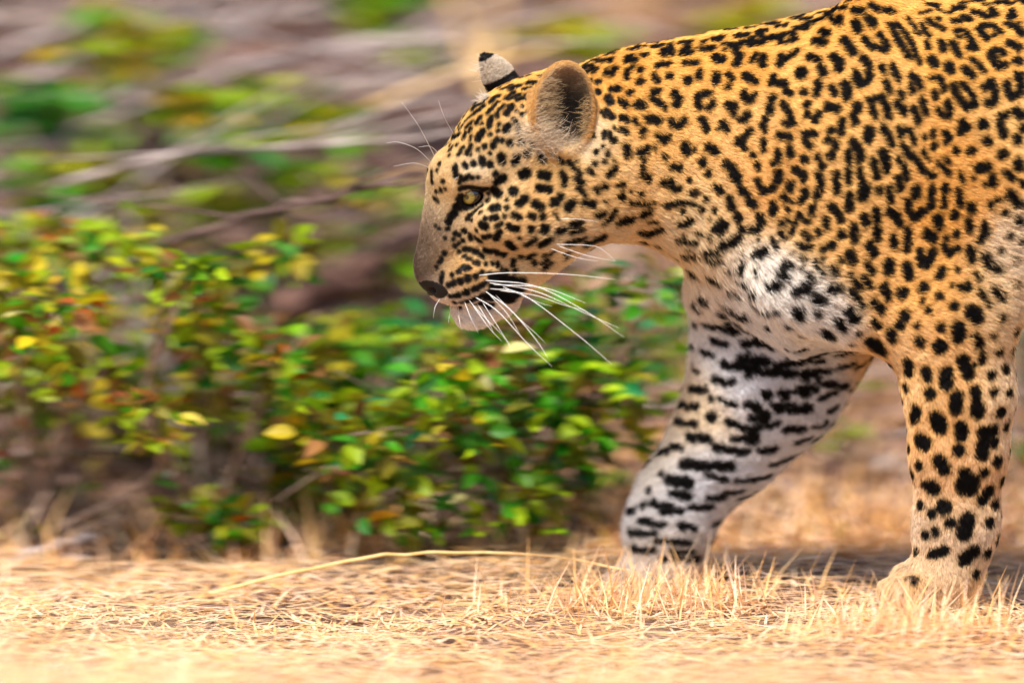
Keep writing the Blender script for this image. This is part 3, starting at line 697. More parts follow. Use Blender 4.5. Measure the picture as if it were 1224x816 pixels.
# lie of the hair: from the nose back over the head, back along the body, down the legs
flow = np.tile(np.array([0.93, 0.0, -0.36]), (n, 1))
nose = H(500, 335)
fh = root-nose; fh /= np.linalg.norm(fh, axis=1)[:, None]
wh = np.clip((0.10-root[:, 0])/0.06, 0, 1)[:, None]
flow = flow*(1-wh)+fh*wh
wl = np.clip((0.36-root[:, 2])/0.12, 0, 1)[:, None]*(root[:, 0] > 0.12)[:, None]
flow = flow*(1-wl)+np.array([0.15, 0, -0.98])*wl
throat = np.exp(-((root[:, 0]-0.16)/0.12)**2-((root[:, 2]-0.40)/0.05)**2)[:, None]
flow = flow+throat*np.array([0.2, 0, -0.9])
flow -= (flow*rnrm).sum(1)[:, None]*rnrm
flow /= np.linalg.norm(flow, axis=1)[:, None]+1e-6
side = np.cross(rnrm, flow)
ln = np.full(n, 0.0085)
zf = np.clip((0.09-root[:, 0])/0.12, 0, 1); ln = ln*(1-zf)+0.0040*zf
ln = np.where(np.linalg.norm(root-H(515, 310), axis=1) < 0.05, 0.0032, ln)
ln = np.where(np.linalg.norm(root-EYE_N, axis=1) < 0.024, 0.0022, ln)
chest = np.exp(-((root[:, 0]-0.30)/0.10)**2-((root[:, 2]-0.38)/0.06)**2)+np.exp(-((root[:, 0]-0.60)/0.05)**2-((root[:, 2]-0.40)/0.08)**2)
ln = ln*(1+0.9*chest)+throat[:, 0]*0.006
ln = np.where(np.linalg.norm(root-H(572, 384), axis=1) < 0.03, 0.009, ln)
near_ear = np.linalg.norm(root-EAR_N, axis=1) < 0.065; ln = np.where(near_ear, 0.0042, ln)
ln = np.where(np.linalg.norm(root-EAR_F, axis=1) < 0.05, 0.004, ln)
ln *= rng.uniform(0.7, 1.25, n)
lift = rng.uniform(0.18, 0.42, n)+0.12*chest
swirl = rng.normal(0, 0.22, n)+0.18*wob(root, 55)+0.38*wob(root, 420)
lift = lift*(1+0.45*wob(root[:, [1, 2, 0]], 380)); ln = ln*(1+0.22*wob(root[:, [2, 0, 1]], 300))
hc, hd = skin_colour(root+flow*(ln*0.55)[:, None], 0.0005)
hc = hc*(1+0.16*wob(root[:, [1, 2, 0]], 450)+0.08*wob(root, 150))[:, None]
d0 = flow*np.cos(swirl)[:, None]+side*np.sin(swirl)[:, None]
p1 = root+(d0*0.45+rnrm*(lift*0.55)[:, None])*ln[:, None]
p2 = root+(d0*0.95+rnrm*(lift*0.75)[:, None])*ln[:, None]
base = root-rnrm*0.0006
# tufts inside the near ear, in front of it, on the far ear's edge
def tuft(k, centre, spread, dirv, L, c, nojit=0.35):
    q = np.array([trace(*(np.array(centre)+rng.normal(0, 1, 2)*spread)) for _ in range(1)])
    rr_ = []
    for _ in range(k):
        h = hit(*(np.array(centre)+rng.normal(0, 1, 2)*np.array(spread)))
        if h is not None: rr_.append(h)
    rr_ = np.array(rr_); m = len(rr_)
    dv = np.array(dirv)+rng.normal(0, nojit, (m, 3)); dv /= np.linalg.norm(dv, axis=1)[:, None]
    L_ = L*rng.uniform(0.6, 1.3, m)[:, None]
    bend = rng.normal(0, 0.25, (m, 3))
    a_, b_, c_ = rr_, rr_+dv*L_*0.5, rr_+(dv+bend*0.5)*L_
    cc = np.array(c)*rng.uniform(0.7, 1.15, (m, 1))
    return a_, b_, c_, cc
TF = [tuft(700, (640, 165), (16, 12), (0.75, -0.35, 0.35), 0.016, srgb(216, 196, 170)),
      tuft(260, (656, 172), (11, 7), (0.55, -0.45, 0.45), 0.016, srgb(206, 184, 160)),
      tuft(420, (650, 125), (6, 18), (0.75, -0.45, 0.25), 0.015, srgb(196, 170, 132)),
      tuft(160, (704, 140), (4, 14), (-0.7, -0.5, 0.1), 0.012, srgb(196, 165, 120)),
      tuft(200, (573, 92), (2.5, 10), (-0.9, -0.15, 0.1), 0.012, srgb(236, 222, 205))]
base = np.concatenate([base]+[t[0] for t in TF]); p1 = np.concatenate([p1]+[t[1] for t in TF]); p2 = np.concatenate([p2]+[t[2] for t in TF])
hc = np.concatenate([hc]+[t[3] for t in TF]); nh = len(base)
hc = hc*rng.uniform(0.74, 1.20, (nh, 1))
hcu = bpy.data.hair_curves.new('leopard_fur'); hcu.add_curves([3]*nh)
hcu.position_data.foreach_set('vector', np.stack([base, p1, p2], 1).astype(np.float32).ravel())
ra = hcu.attributes.new('radius', 'FLOAT', 'POINT')
rw = np.where(base[:, 0] < 0.12, 0.00021, np.where(base[:, 0] < 0.72, 0.00029, 0.00048))
ra.data.foreach_set('value', (np.tile(np.array([1.0, 0.8, 0.25]), (nh, 1))*rw[:, None]).astype(np.float32).ravel())
ca = hcu.attributes.new('col', 'FLOAT_COLOR', 'CURVE')
ca.data.foreach_set('color', np.concatenate([np.clip(hc, 0, 0.92), np.ones((nh, 1))], 1).astype(np.float32).ravel())
m_fur = mat_attr('leopard_fur', rough=0.55, spec=0.12, translucent=0.18)
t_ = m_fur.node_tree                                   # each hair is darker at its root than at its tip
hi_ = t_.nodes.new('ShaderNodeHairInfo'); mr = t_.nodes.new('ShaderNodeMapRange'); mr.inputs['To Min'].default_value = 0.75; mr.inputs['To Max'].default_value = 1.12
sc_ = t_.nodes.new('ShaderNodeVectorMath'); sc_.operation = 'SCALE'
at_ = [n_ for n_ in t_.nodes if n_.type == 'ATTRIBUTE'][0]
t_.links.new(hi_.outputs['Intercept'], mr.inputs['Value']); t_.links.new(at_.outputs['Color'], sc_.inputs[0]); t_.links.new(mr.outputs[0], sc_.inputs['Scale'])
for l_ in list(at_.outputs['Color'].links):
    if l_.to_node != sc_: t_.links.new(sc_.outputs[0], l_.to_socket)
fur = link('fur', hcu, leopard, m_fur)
print('LEOPARD', len(V), len(F), nh)

# ---- eyes
def ball(name, c, r, mat, seg=28, ring=18, axis_=None, sc=(1, 1, 1)):
    v = []; f = []
    z = Vector(axis_).normalized() if axis_ is not None else Vector((0, 0, 1))
    q = z.to_track_quat('Z', 'Y').to_matrix()
    for i in range(1, ring):
        th = math.pi*i/ring
        for j in range(seg):
            ph = 2*math.pi*j/seg
            v.append(Vector(c)+q@Vector((sc[0]*r*math.sin(th)*math.cos(ph), sc[1]*r*math.sin(th)*math.sin(ph), sc[2]*r*math.cos(th))))
    top = len(v); v.append(Vector(c)+q@Vector((0, 0, r*sc[2]))); v.append(Vector(c)-q@Vector((0, 0, r*sc[2])))
    for i in range(ring-2):
        for j in range(seg):
            j2 = (j+1) % seg
            f.append((i*seg+j, (i+1)*seg+j, (i+1)*seg+j2, i*seg+j2))
    for j in range(seg):
        j2 = (j+1) % seg
        f.append((top, j, j2)); f.append((top+1, (ring-2)*seg+j2, (ring-2)*seg+j))
    return v, f, np.array(z), q
m_white, t_, b_ = mat_base('eye_white', 0.15, 0.5); b_.inputs['Base Color'].default_value = (*srgb(60, 50, 42), 1)
m_iris, t_, b_ = mat_base('iris', 0.08, 0.6)
at = t_.nodes.new('ShaderNodeAttribute'); at.attribute_name = 'col'; t_.links.new(at.outputs[0], b_.inputs['Base Color'])
b_.inputs['Coat Weight'].default_value = 1.0; b_.inputs['Coat Roughness'].default_value = 0.03
gaze_n = HR @ np.array([-0.62, -0.74, -0.16])
gaze_f = HR @ np.array([-0.62, 0.74, -0.16])
for e, gz in ((EYE_N, gaze_n), (EYE_F, gaze_f)):
    v, f, z, q = ball('eye', e, EYE_R, None, 48, 40, gz)
    me = mesh('eyeball', v, f)
    va = np.array([tuple(x) for x in v])-e; ang = np.degrees(np.arccos(np.clip(va@z/np.linalg.norm(va, axis=1), -1, 1)))
    phi = np.arctan2(va@np.array(q.col[0]), va@np.array(q.col[1]))
    iris = srgb(168, 150, 62)*(0.75+0.25*np.sin(phi*23)[:, None]*np.sin(phi*11+1)[:, None])
    iris = iris*(1-0.35*np.clip((ang-28)/12, 0, 1)[:, None])
    c = np.where((ang < 13)[:, None], srgb(6, 6, 6), np.where((ang < 40)[:, None], iris, srgb(30, 24, 20)))
    vcol(me, 'col', c)
    link('eye', me, leopard, m_iris)
# ---- whiskers
m_whisk, t_, b_ = mat_base('whisker', 0.35, 0.4); b_.inputs['Base Color'].default_value = (0.86, 0.86, 0.86, 1)
WH = [(573,329,610,326,680,328,735,334),(580,335,640,342,700,372,746,403),(585,338,640,348,690,370,740,392),(585,345,625,352,690,400,731,435),
 (597,347,640,353,672,364,700,371),(568,355,595,372,630,410,660,438),(580,348,610,370,640,405,655,428),(560,358,575,375,600,400,612,418),
 (592,352,622,382,640,398,652,410),(555,360,562,378,572,398),(585,352,604,372,616,390,622,402),(576,360,590,382,604,404,610,412),
 (526,357,520,367,518,380),(536,366,537,378,536,386),(548,368,549,382,552,394),(600,342,640,360,660,366),
 (519,187,500,150,480,122),(515,194,498,178,476,170,462,171),(537,158,531,140,524,120),(512,200,495,195,470,199),(522,181,514,175,500,176),
 (660,292,700,293,718,297,736,312),(665,293,700,305,735,312),(655,296,690,308,715,312),(668,262,690,262,715,265),
 (541,228,543,216,548,211),(590,340,650,344,700,362),(563,362,585,392,600,408),(570,362,584,385,590,398)]
for wpx in WH:
    xy = np.array(wpx, float).reshape(-1, 2)
    h0 = hit(*xy[0])
    if h0 is None: h0 = P(xy[0][0], xy[0][1], -0.06)
    pts = [h0]; L = 0
    for a, b in zip(xy[:-1], xy[1:]):
        L += np.linalg.norm(b-a); pts.append(P(b[0], b[1], h0[1]-0.018-0.25*L/1000))
    v, f = tube(bez(pts, 14), 0.0, 0.0, 5, rad=np.linspace(0.00055, 0.00014, 14)*(1.0 if L > 90 else 0.6))
    link('whisker', mesh('whisker', v, f), leopard, m_whisk)

# ------------------------------------------------------------------ vegetation
def scatter_mesh(name, xyz, kinds, rot, size, colours, lift=0.0):
    """many small pieces in one mesh: kinds = template (verts, quads)"""
    tv, tf = kinds
    n = len(xyz); k = len(tv)
    ca, sa = np.cos(rot[:, 0]), np.sin(rot[:, 0]); cb, sb = np.cos(rot[:, 1]), np.sin(rot[:, 1]); cg, sg = np.cos(rot[:, 2]), np.sin(rot[:, 2])
    t = tv[None]*size[:, None, None] if size.ndim == 1 else tv[None]*size[:, None, :]
    x, y, z = t[..., 0], t[..., 1], t[..., 2]
    y, z = y*cg[:, None]-z*sg[:, None], y*sg[:, None]+z*cg[:, None]        # roll about x
    x, z = x*cb[:, None]+z*sb[:, None], -x*sb[:, None]+z*cb[:, None]       # pitch about y
    x, y = x*ca[:, None]-y*sa[:, None], x*sa[:, None]+y*ca[:, None]        # heading
    v = np.stack([x, y, z], -1)+xyz[:, None]
    f = (tf[None]+(np.arange(n)*k)[:, None, None]).reshape(-1, tf.shape[1])
    me = mesh(name, v.reshape(-1, 3), f, smooth=False)
    vcol(me, 'col', np.repeat(colours, k, axis=0))
    return me
# leaf shape: 12 quads, folded along the midrib, drooping tip
def leaf_template(wid=0.30, fold=0.12, droop=0.18):
    xs = np.array([0, 0.14, 0.38, 0.65, 0.86, 1.0]); ws = np.array([0.02, 0.62, 1.0, 0.88, 0.45, 0.03])*wid
    v = []
    for x, w_ in zip(xs, ws):
        z = -droop*x*x
        for s_ in (-1, -0.5, 0, 0.5, 1): v.append((x, s_*w_, z+abs(s_)*w_*fold/wid*0.9))
    f = [(i*5+j, (i+1)*5+j, (i+1)*5+j+1, i*5+j+1) for i in range(5) for j in range(4)]
    return np.array(v), np.array(f)
LEAF = leaf_template()
BLADE_V = np.array([(-0.5, 0, 0), (0.5, 0, 0), (-0.36, 0.10, 0.5), (0.36, 0.10, 0.5), (-0.05, 0.34, 1.0), (0.05, 0.34, 1.0)])
BLADE_F = np.array([(0, 1, 3, 2), (2, 3, 5, 4)])
def blades(name, x, y, hgt, wid, colours, lean=0.35, lay=None):
    n = len(x); z = ground_h(x, y)-0.014
    hd = rng.uniform(0, 6.283, n); tilt = np.abs(rng.normal(0, lean, n)) if lay is None else lay
    v = BLADE_V[None]*np.stack([wid, hgt, hgt], -1)[:, None, :]
    a, b, c = v[..., 0], v[..., 1], v[..., 2]
    ct, st = np.cos(tilt)[:, None], np.sin(tilt)[:, None]
    b, c = b*ct+c*st, -b*st+c*ct
    c = np.maximum(c, 0.002)+(rng.random(n)*0.016)[:, None]*(tilt > 1.2)[:, None]
    ch, sh = np.cos(hd)[:, None], np.sin(hd)[:, None]
    q = np.stack([a*ch-b*sh+x[:, None], a*sh+b*ch+y[:, None], c+z[:, None]], -1)
    f = (BLADE_F[None]+(np.arange(n)*6)[:, None, None]).reshape(-1, 4)
    me = mesh(name, q.reshape(-1, 3), f, smooth=False); vcol(me, 'col', np.repeat(colours, 6, axis=0))
    return me
def pal(cols, n, var=0.18):
    c = np.array([srgb(*q) for q in cols])[rng.integers(0, len(cols), n)]
    return c*rng.uniform(1-var, 1+var, (n, 1))

m_straw = mat_attr('dry_grass', rough=0.6, spec=0.25, translucent=0.25)
m_litter = mat_attr('dead_leaves', rough=0.8, spec=0.15, translucent=0.1)
def gdepth(py): return ((408-py)/1000+0.3077+0.216)/0.41      # depth at which a sight line meets the bank
STRAW = [(242,206,158),(244,212,170),(238,194,136),(246,218,186),(232,182,120),(244,204,168),(242,208,184),(224,172,108)]
# foreground verge of bleached grass
n = 90000
x = rng.uniform(-2.4, 2.6, n); y = rng.uniform(-3.2, 0.95, n)
back = 0.42+0.10*np.sin(x*7)+0.05*np.sin(x*17+1)+np.clip(x-0.15, 0, 0.4)*0.4
k = y < back+rng.normal(0, 0.05, n); x, y = x[k], y[k]; n = len(x)
h = rng.uniform(0.022, 0.055, n)*np.where(rng.random(n) < 0.04, 1.5, 1)*(1+0.25*np.exp(-((y+0.28)/0.12)**2))
o = link('dry_grass', blades('dry_grass', x, y, h, rng.uniform(0.0022, 0.0050, n), pal(STRAW, n), lean=1.15), None, m_straw)
n2 = 70000
x2 = rng.uniform(-2.4, 2.6, n2); y2 = rng.uniform(-3.2, 0.9, n2)
k2 = y2 < 0.40+0.10*np.sin(x2*7)+0.05*np.sin(x2*17+1)+np.clip(x2-0.15, 0, 0.4)*0.4; x2, y2 = x2[k2], y2[k2]; n2 = len(x2)
n4 = 22000                                             # taller seeding grass nearest the track
x4 = rng.uniform(-2.4, 2.6, n4); y4 = rng.uniform(-3.0, -1.0, n4)
n3 = 1100
x3 = np.concatenate([rng.normal(0.47, 0.07, n3//2), rng.normal(0.17, 0.09, n3-n3//2)]); y3 = np.concatenate([rng.normal(-0.27, 0.04, n3//2), rng.normal(-0.04, 0.05, n3-n3//2)])
bpy.data.objects.remove(o)
X, Y = np.concatenate([x, x2, x3, x4]), np.concatenate([y, y2, y3, y4]); N_ = len(X)
HH = np.concatenate([h, rng.uniform(0.04, 0.09, n2), rng.uniform(0.035, 0.085, n3), rng.uniform(0.13, 0.235, n4)*(0.8+0.2*np.sin(x4*9+y4*5))*(1+0.25*(-1.0-y4))]); WW = np.concatenate([rng.uniform(0.0018, 0.0042, n), rng.uniform(0.003, 0.006, n2), rng.uniform(0.0015, 0.003, n3), rng.uniform(0.002, 0.005, n4)])
LAY = np.concatenate([np.clip(np.abs(rng.normal(1.15, 0.25, n)), 0.5, 1.5), rng.uniform(1.25, 1.56, n2), np.abs(rng.normal(0, 0.6, n3)), np.abs(rng.normal(0, 0.45, n4))])
o = link('dry_grass', blades('dry_grass', X, Y, HH, WW, pal(STRAW, N_, 0.07), lay=LAY), None, m_straw)
tag(o, 'bleached straw-coloured grass of the verge under the leopard', 'dry grass', kind='stuff')
# loose flattened straw and grass further back on the open side
n = 46000
x = rng.uniform(-3.0, 3.0, n); y = 0.36+rng.random(n)**1.4*np.where(x > 0.1, 3.2, 0.55+0.25*np.sin(x*9)); kk = (x > 0.1) | (rng.random(n) < 0.12); x, y = x[kk], y[kk]; n = len(x)
h = rng.uniform(0.035, 0.10, n)
o = link('flattened_straw', blades('flattened_straw', x, y, h, rng.uniform(0.003, 0.006, n), pal(STRAW[2:]+[(206,150,92),(190,132,80),(214,160,100),(160,112,72),(180,140,60)], n), lean=1.0), None, m_straw)
tag(o, 'flattened warm straw on the open ground behind the leopard legs', 'straw', kind='stuff')
# leaf litter on the bare ground behind
n = 16000
x = rng.uniform(-3.5, 3.5, n); y = 0.85+rng.random(n)*4.6
z = ground_h(x, y)+rng.uniform(-0.01, 0.012, n)
rot = np.stack([rng.uniform(0, 6.28, n), rng.normal(0, 0.35, n), rng.normal(0, 0.5, n)], -1)
LIT = [(150,122,108),(178,148,132),(118,88,74),(204,170,146),(92,70,60),(158,112,86),(196,180,172),(128,92,72),(120,98,90),(70,50,44)]
o = link('leaf_litter', scatter_mesh('leaf_litter', np.stack([x, y, z], -1), LEAF, rot, rng.uniform(0.025, 0.055, n), pal(LIT, n)*0.75), None, m_litter)
tag(o, 'brown and grey fallen leaves covering the ground behind', 'leaf litter', kind='stuff')

# dead brushwood tangled over the bare ground
n = 2600
x = rng.uniform(-3.2, 3.2, n); y = 0.9+rng.random(n)*4.2
tv, tf = tube(bez([(0, 0, 0), (0.35, 0.03, 0.02), (0.7, -0.02, 0.05), (1, 0.04, 0.04)], 6), 0.012, 0.005, 4)
tw = [q for q in tf if len(q) == 4]
rot = np.stack([rng.uniform(0, 6.28, n), rng.normal(-0.12, 0.22, n), rng.uniform(0, 6.28, n)], -1)
z = ground_h(x, y)+rng.uniform(0.0, 0.06, n)
TW = [(126,108,102),(164,146,138),(98,76,66),(186,170,164),(146,110,84),(84,62,54)]
o = link('brushwood', scatter_mesh('brushwood', np.stack([x, y, z], -1), (np.array(tv), np.array(tw)), rot, rng.uniform(0.12, 0.42, n), pal(TW, n)*0.85), None, m_litter)
tag(o, 'tangle of dead grey twigs over the bare ground behind', 'brushwood', kind='stuff')

# ---- leafy shrubs: stems and single leaves
def leaf_mat(name, c, dark=0.62):
    c = np.array(srgb(*c)); return mat_noise(name, c*dark, c, scale=40, rough=0.45, spec=0.35, bump=0.0, rand=0.25 if name in ('leaf_red', 'leaf_orange') else 0.8, translucent=0.35)
LM = {k: leaf_mat('leaf_'+k, c) for k, c in dict(green=(70,154,18), deep=(40,112,22), blue=(40,142,84), lime=(158,188,16), olive=(128,122,22), yellow=(206,184,30), orange=(214,110,28), red=(196,78,28), pale=(196,190,120), brown=(150,104,58)).items()}
LMESH = {}
for k_, m_ in LM.items():
    for i, (w_, fo, dr) in enumerate(((0.30, 0.12, 0.18), (0.36, 0.20, 0.05), (0.26, 0.05, 0.32))):
        tv, tf = leaf_template(w_, fo, dr)
        me = mesh('leaf_'+k_, tv, [tuple(map(int, q)) for q in tf]); me.materials.append(m_); LMESH[k_, i] = me
m_stem = mat_noise('shrub_stem', srgb(104, 84, 72), srgb(160, 138, 124), scale=60, rough=0.85, bump=0.3)
m_bark = mat_noise('grey_bark', srgb(120, 104, 100), srgb(188, 174, 170), scale=22, rough=0.85, bump=0.5, stretch=(1, 1, 1))
m_bark2 = mat_noise('brown_bark', srgb(74, 50, 44), srgb(120, 90, 80), scale=22, rough=0.85, bump=0.5)
m_bark3 = mat_noise('dark_bark', srgb(66, 50, 46), srgb(120, 98, 92), scale=22, rough=0.85, bump=0.5)
m_stalk = mat_noise('dry_stalk', srgb(206, 160, 96), srgb(238, 206, 150), scale=80, rough=0.6, bump=0.1)

def shrub(name, label, base, depth, clusters, palette, size, per, group=None, extra=2.0, ydepth=0.16, twig=True):
    b = P(base[0], base[1], depth); b[2] = ground_h(b[0], b[1])-0.01
    root_ = empty(name, b); tag(root_, label, 'shrub', group)
    C = []
    for (px, py, rp) in clusters:
        yy = depth+rng.normal(0, ydepth)
        if depth > 1.2: yy = min(yy, gdepth(py)-0.1)
        C.append((P(px, py, yy), rp/1000))
    tot = sum(r_*r_ for _, r_ in C)
    names, wts = list(palette.keys()), np.array(list(palette.values()), float); wts /= wts.sum()
    fol = []
    for c, r_ in C:
        mid = (b+c)/2+rng.normal(0, 0.03, 3); mid[2] = max(mid[2], b[2]+0.02)+0.02
        path = bez([b+rng.normal(0, 0.012, 3)*[1, 1, 0], mid, c], 8)
        v, f = tube(path, 0.0055, 0.0018, 5, wob=0.12)
        st = link('stem', mesh('stem', v, f), root_, m_stem)
        for _ in range(2):
            e = c+rng.normal(0, 1, 3)*r_*np.array([0.9, 0.9, 0.7]); i = rng.integers(4, 7)
            v, f = tube(bez([path[i], (path[i]+e)/2+[0, 0, 0.01], e], 6), 0.0022, 0.0009, 4)
            link('stem', mesh('stem', v, f), root_, m_stem)
        k = max(3, int(per*r_*r_/tot))
        for _ in range(int(k*(1+extra))):
            q = rng.normal(0, 1, 3); q /= np.linalg.norm(q); q *= rng.random()**0.45
            p = c+q*r_*np.array([1.25, 1.3, 1.0])
            if p[2] < ground_h(p[0], p[1])+0.01: continue
            fol.append((p, q))
    order = rng.permutation(len(fol)); single = order[:min(per, 290)]; rest = order[len(single):]
    for i in single:
        p, q = fol[i]; kc = names[rng.choice(len(names), p=wts)]
        o = bpy.data.objects.new('leaf', LMESH[kc, int(rng.integers(0, 3))]); col.objects.link(o); o.parent = root_
        o.matrix_parent_inverse = _inv(root_)
        o.location = p; s_ = size*rng.uniform(0.65, 1.25); o.scale = (s_, s_, s_)
        o.rotation_euler = (rng.normal(0, 0.6), rng.normal(-0.1, 0.5), math.atan2(q[1], q[0])+rng.normal(0, 0.7))
    if len(rest):
        xyz = np.array([fol[i][0] for i in rest]); qq = np.array([fol[i][1] for i in rest]); m = len(rest)
        rot = np.stack([np.arctan2(qq[:, 1], qq[:, 0])+rng.normal(0, 0.7, m), rng.normal(-0.1, 0.5, m), rng.normal(0, 0.6, m)], -1)
        COLS = dict(green=(70,154,18), deep=(40,112,22), blue=(40,142,84), lime=(158,188,16), olive=(128,122,22), yellow=(206,184,30), orange=(214,110,28), red=(196,78,28), pale=(196,190,120), brown=(150,104,58))
        cc = np.array([srgb(*COLS[names[j]]) for j in rng.choice(len(names), m, p=wts)])*rng.uniform(0.4, 1.05, (m, 1))
        fo = link('foliage', scatter_mesh('foliage', xyz, LEAF, rot, size*rng.uniform(0.6, 1.15, m), cc), root_, M_FOL)
        fo['kind'] = 'stuff'
    return root_
M_FOL = mat_attr('foliage', rough=0.5, spec=0.3, translucent=0.35)

shrub('leafy_shrub', 'low dense green shrub behind the leopard chin and chest', (600, 668), 0.58,
      [(420,520,60),(470,470,70),(520,420,55),(560,480,80),(620,450,80),(680,500,80),(640,560,80),(540,560,80),(460,590,60),(720,470,60),(760,420,50),(700,380,50),(780,350,45),(820,400,40),(600,610,60),(700,600,45),(640,400,50),(560,395,40),(470,635,40),(540,645,34),(620,650,34),(690,640,34),(740,600,34)],
      dict(green=5, deep=2, blue=0.8, lime=4.5, olive=5, yellow=1.0, pale=0.3, brown=1.5), 0.036, 280, extra=5.0)
shrub('leafy_shrub', 'yellow-green shrub tipped with orange and red leaves by the left edge', (60, 640), 0.62,
      [(30,290,42),(90,300,50),(140,290,45),(190,322,42),(60,370,55),(150,380,36),(30,440,55),(110,450,45),(60,500,45),(180,500,40),(30,560,32),(0,350,50),(-60,420,70),(-50,300,60),(60,610,34),(110,650,26),(20,655,26)],
      dict(lime=6, green=2.0, olive=5, orange=0.8, red=0.2, yellow=2.2, pale=0.3, brown=1.5), 0.036, 220, extra=4.0)
shrub('leafy_shrub', 'thin olive-green shrub with bare grey stems between two denser shrubs', (270, 690), 0.54,
      [(240,380,42),(280,420,55),(330,430,45),(225,330,34),(350,470,50),(250,470,42),(300,590,46),(230,610,34),(280,625,34),(350,610,36),(380,525,50),(330,300,34)],
      dict(green=3, olive=5, lime=5, deep=1, yellow=1.5, orange=0.25, brown=2), 0.036, 190, extra=3.5)
shrub('leafy_shrub', 'loose yellow-green growth low in front of the dark log', (440, 640), 0.8,
      [(400,420,50),(450,400,45),(380,470,50),(500,520,50),(430,560,50),(350,560,45),(400,620,40),(330,520,40),(520,630,40),(460,640,30)],
      dict(green=4, olive=4, lime=5, yellow=1.5, brown=1.5, blue=0.4), 0.036, 160, extra=2.5)
shrub('leafy_shrub', 'shaded olive shrub mass filling the gap behind the two left shrubs', (180, 640), 1.05,
      [(210,420,50),(170,460,50),(110,540,50),(240,540,50),(330,385,40),(160,590,45),(80,610,40),(200,330,40),(20,620,40),(290,330,34),(60,430,50),(300,500,45),(250,610,40)],
      dict(olive=5, deep=3, green=3, lime=2.5, brown=2.5, orange=0.4, yellow=1), 0.038, 170, extra=3.0)  # deep, olive and brown weights put shadow pockets into the leaf colour
shrub('leafy_shrub', 'dark green sprig far back above the left edge shrub', (40, 250), 1.75,
      [(40,130,24),(18,152,24),(34,108,20),(100,142,22),(65,262,22),(120,250,16)], dict(deep=5, green=3, lime=0.6), 0.045, 90, extra=0.8, ydepth=0.1)
shrub('leafy_shrub', 'yellow-green sprig under the grey branches at the upper left corner', (160, 180), 1.95,
      [(140,88,34),(150,40,22),(212,50,22),(120,30,14),(205,130,20)], dict(lime=3, yellow=3, olive=2, green=1.5), 0.042, 110, extra=0.8, ydepth=0.1)
shrub('leafy_shrub', 'yellow-green leafy spray beside the horizontal grey branch', (300, 300), 1.45,
      [(260,150,40),(310,122,32),(370,142,34),(400,152,26),(300,175,32),(240,190,24),(420,215,14),(270,240,24),(170,235,18)], dict(lime=4, yellow=2, green=3, olive=2), 0.042, 150, extra=0.6, ydepth=0.12)
shrub('leafy_shrub', 'sparse yellow-green sprays climbing the bank left of the leopard face', (300, 420), 1.35,
      [(60,212,34),(120,205,30),(200,268,30),(330,250,24),(420,290,24),(455,235,20),(385,215,18),(500,255,14),(330,205,18),(230,120,20),(90,60,16),(480,330,20)],
      dict(lime=4, yellow=2, olive=4, green=2, brown=1), 0.040, 170, extra=0.8, ydepth=0.08)
shrub('leafy_shrub', 'small lime tuft behind the leopard neck', (700, 130), 2.05,
      [(690,45,24),(725,58,16),(620,50,16)], dict(lime=3, yellow=3), 0.045, 60, extra=0.3, ydepth=0.1)
shrub('leafy_shrub', 'small olive tuft above the leopard shoulder slope', (860, 110), 2.1,
      [(870,40,24),(905,20,16)], dict(olive=3, yellow=2, lime=1), 0.045, 55, extra=0.3, ydepth=0.1)
shrub('leafy_shrub', 'lime sprig at the top edge left of the pale dry stalks', (455, 60), 2.15,
      [(455,12,20),(500,60,16)], dict(lime=3, green=2), 0.045, 50, extra=0.3, ydepth=0.1)
shrub('leafy_shrub', 'small yellow-green plant between the leopard forelegs', (1010, 650), 1.0,
      [(1050,470,26),(1010,520,14),(940,650,16),(890,570,14)], dict(lime=3, olive=3, green=2, yellow=1), 0.03, 60, extra=0.4, ydepth=0.1)
shrub('leafy_shrub', 'dark olive plant behind the leopard elbow at the right edge', (1225, 620), 1.3,
      [(1215,420,36),(1215,540,22),(1260,460,40),(1205,610,14)], dict(olive=4, deep=2, yellow=1), 0.034, 80, extra=0.6, ydepth=0.12)

# ---- fallen branches, stalks
def branch(name, label, cat, pts, r0, r1, mat, twigs=0, group=None):
    """pts: (px, py, depth)"""
    w3 = [P(a, b, min(c, gdepth(b)-0.2) if c > 1.2 else c) for a, b, c in pts]
    root_ = empty(name, w3[0]); tag(root_, label, cat, group)
    n_ = 18; path = bez(w3, n_)
    path[1:-1] += rng.normal(0, r0*0.35, (n_-2, 3))
    v, f = tube(path, r0, r1, 8, wob=0.10)
    link('limb' if cat == 'branch' else 'stalk', mesh(name, v, f), root_, mat)
    for _ in range(twigs):
        i = int(rng.integers(4, n_-2)); d = path[i+1]-path[i]; d /= np.linalg.norm(d)
        e = path[i]+d*rng.uniform(0.08, 0.30)*rng.choice([-1, 1, 1])+rng.normal(0, 0.05, 3)+[0, 0, 0.04]
        v, f = tube(bez([path[i], (path[i]+e)/2+rng.normal(0, 0.008, 3), e], 7), r1*0.9, r1*0.3, 6)
        link('twig', mesh('twig', v, f), root_, mat)
    return root_
branch('fallen_branch', 'thick pale grey branch slanting up to the top edge', 'branch', [(150,118,2.15),(230,62,2.18),(300,28,2.21),(400,-8,2.26)], 0.0085, 0.005, m_bark, 9)
branch('fallen_branch', 'grey branch slanting across the upper left corner', 'branch', [(30,100,2.21),(120,50,2.26),(200,20,2.29),(270,-15,2.35)], 0.0085, 0.005, m_bark, 9)
branch('fallen_branch', 'curved grey branch behind the leopard far ear', 'branch', [(250,95,2.10),(330,72,2.07),(400,60,2.04),(460,49,2.04),(545,48,2.04),(640,20,2.10)], 0.0085, 0.005, m_bark, 9)
